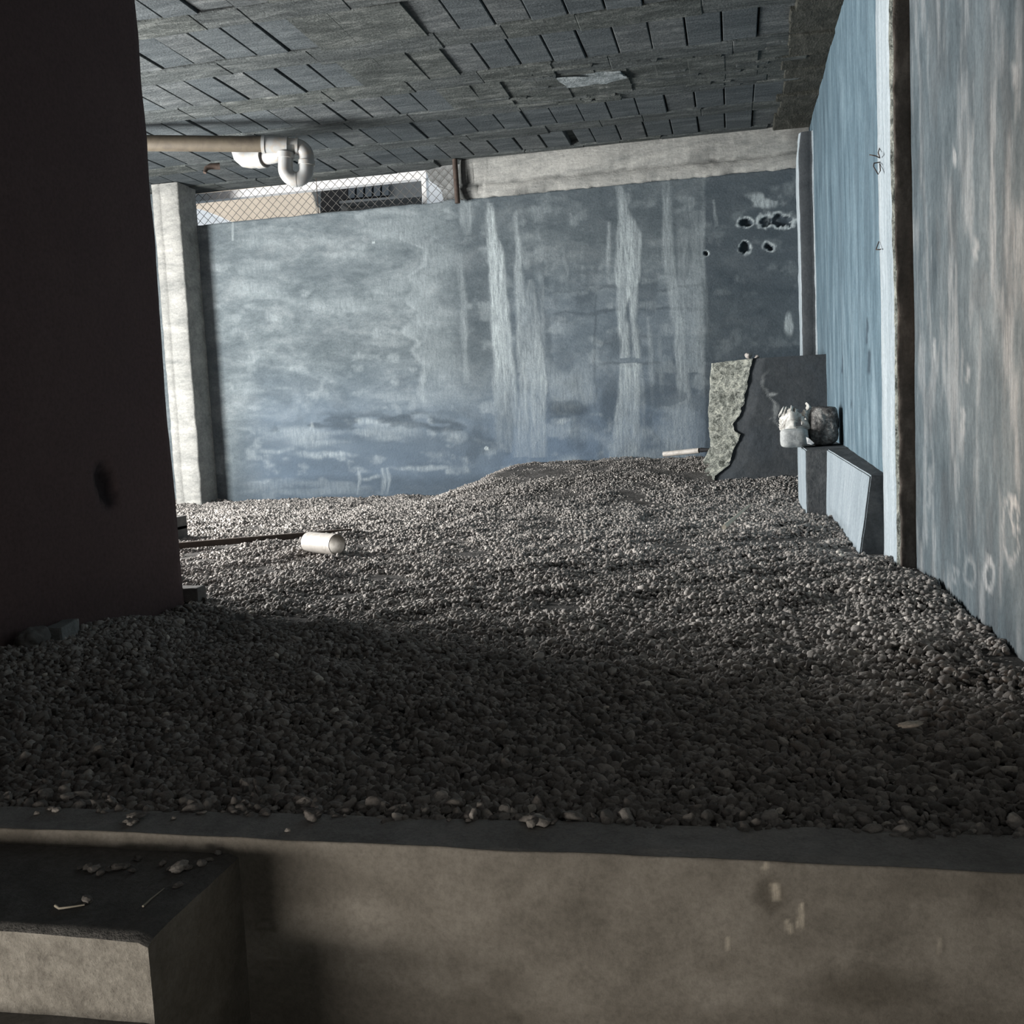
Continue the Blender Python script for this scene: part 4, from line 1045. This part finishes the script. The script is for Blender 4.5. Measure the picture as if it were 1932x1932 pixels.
# ------------------------------------------------------------------ chain link fence in the high window
def fence():
    e = empty('chain_link_fence', (-3.3, 8.17, 2.36)); o = Vector(e.location); yf = 8.30
    bm = bmesh.new(); dx, dz = .038, .038
    x0, x1, z0, z1 = -4.47, -2.17, 2.35, 2.685
    n = int((x1 - x0) / (2 * dx)); m = int((z1 - z0) / dz)
    for i in range(n + 1):
        xa = x0 + i * 2 * dx; pts = []
        for j in range(m + 1):
            pts.append(Vector((xa + (dx if j % 2 else 0), yf + (.002 if j % 2 else -.002), z0 + j * dz)) - o)
        tube(bm, pts, .0029, 5)
        pts = [Vector((xa + (-dx if j % 2 else 0) , yf + (-.002 if j % 2 else .002), z0 + j * dz)) - o for j in range(m + 1)]
        tube(bm, pts, .0029, 5)
    from_bm('wire_mesh', bm, M_wire, e)
    bm = bmesh.new(); a = Vector(at(858, 302, 8.17)); b = Vector(at(863, 380, 8.17)); tube(bm, [Vector((a.x, a.y, 2.685)) - o, Vector((a.x + .005, a.y, 2.34)) - o], .021, 16)
    from_bm('post', bm, M_rust, e)['label'] = 'rusty round steel post'
    bm = bmesh.new(); a = Vector(at(596, 330, yf)); tube(bm, [a - o + Vector((0, 0, .05)), a - o - Vector((0, 0, .34))], .003, 6); from_bm('stay_wire', bm, M_rust, e)
    tag(e, 'chain link fence closing the high gap above the back wall', 'fence')
fence()

# ------------------------------------------------------------------ outside, seen through the fence
def outside():
    # white painted reveal of the gap: head strip and right jamb
    bm = bmesh.new()
    a = at(380, 366, 8.55); b = at(797, 328, 8.55); t = .055
    box(bm, -4.9, b[0] + .04, 8.52, 8.60, b[2] - .045, b[2] + .02); box(bm, b[0] - .005, b[0] + .035, 8.52, 8.60, 2.2, b[2] - .046)
    structure(from_bm('trim_2', bm, M_white))
    # cream house: wall with a sloping coping
    e = empty('cream_house', (-7.5, 14.0, 0)); o = Vector(e.location); Y0 = 13.0
    def poly(name, pts, Y, mat, depth=.3, parent=e, oo=None):
        bm = bmesh.new(); oo = Vector(parent.location)
        f = bm.faces.new([bm.verts.new(Vector(at(x, y, Y)) - oo) for x, y in pts]); r_ = bmesh.ops.extrude_face_region(bm, geom=[f])
        for v in [g for g in r_['geom'] if isinstance(g, bmesh.types.BMVert)]: v.co.y += depth
        return from_bm(name, bm, mat, parent)
    poly('wall', [(300, 300), (575, 300), (582, 355), (590, 370), (597, 400), (597, 520), (300, 520)], 13.0, M_cream, .15)
    poly('side_wall', [(576, 300), (597, 300), (597, 400), (590, 370), (582, 355)], 13.05, M_hgrey, .15)
    poly('coping', [(300, 380), (382, 396), (436, 421), (436, 520), (300, 520)], 11.8, M_white, .4)['label'] = 'white sunlit parapet'
    tag(e, 'sunlit cream house wall seen through the left half of the wire fence', 'house')
    g = empty('dark_house', (-4.5, 14.5, 0))
    poly('wall', [(597, 250), (900, 250), (900, 520), (597, 520)], 13.9, M_hgrey, .3, g)
    poly('opening', [(594, 349), (656, 342), (656, 374), (640, 380), (640, 396), (594, 400)], 13.85, M_hdark, .04, g)
    for k in range(5):
        x = 657 + k * 16; poly('shutter_slat', [(x, 341 - k * 1.6), (x + 12, 340 - k * 1.6), (x + 12, 373 - k * 1.2), (x, 374 - k * 1.2)], 13.80, M_slat, .06, g)
    poly('shutter_frame', [(655, 340), (732, 334), (732, 384), (655, 392)], 13.87, M_hdark, .02, g)
    poly('ledge', [(640, 379), (795, 367), (795, 371), (640, 384)], 13.6, M_hgrey, .3, g)
    tag(g, 'grey house with a dark opening and blue-grey shutter behind the right half of the fence', 'house')
    h = empty('pale_wall', (-3.0, 10, 0))
    poly('panel', [(796, 310), (880, 310), (880, 420), (796, 420)], 9.6, M_white, .1, h)
    tag(h, 'pale outside wall seen between the white jamb and the broken beam stump', 'wall')
    slab('ground_outside', -14, 3, YB + .16, 16, -.2, -.1, M_conc)
outside()

# ------------------------------------------------------------------ light
wd = bpy.data.worlds.new('sky'); scene.world = wd; wd.use_nodes = True
wd.node_tree.nodes['Background'].inputs[0].default_value = (0.80, 0.90, 1.0, 1); wd.node_tree.nodes['Background'].inputs[1].default_value = 1.0
def area(name, loc, target, sx, sy, power, col, spread=180):
    l = bpy.data.lights.new(name, 'AREA'); l.shape = 'RECTANGLE'; l.size = sx; l.size_y = sy; l.energy = power; l.color = col; l.spread = math.radians(spread)
    o = bpy.data.objects.new(name, l); COL.objects.link(o); o.location = loc
    o.rotation_euler = (Vector(target) - Vector(loc)).to_track_quat('-Z', 'Y').to_euler(); return o
area('daylight_opening', (-5.83, 4.85, 1.05), (0, 5.2, 1.0), 1.6, 1.6, 760, (1.0, 0.98, 0.95))
area('low_room_lamp', (-1.55, -.70, -.15), (.2, 1.38, -.10), 1.0, .22, 27.0, (1.0, .92, .82))
area('street_daylight', (-6.5, 9.4, 7.0), (-5.5, 13.5, 3.0), 3, 3, 110, (1.0, .95, .88))
area('ambient_fill', (.15, -1.2, 1.75), (.0, 2.2, .0), 1.2, .8, 3.4, (1.0, .96, .92))  # unseen fill added to lift the dark foreground
sp = bpy.data.lights.new('warm_spot', 'SPOT'); sp.energy = 900; sp.color = (1.0, .68, .46); sp.spot_size = math.radians(24); sp.spot_blend = 1.0; sp.shadow_soft_size = .08  # spot added for the warm light on the near right wall
so = bpy.data.objects.new('warm_spot', sp); COL.objects.link(so); so.location = (-1.7, -.4, .30)
so.rotation_euler = (Vector((.65, 2.5, .74)) - so.location).to_track_quat('-Z', 'Y').to_euler()
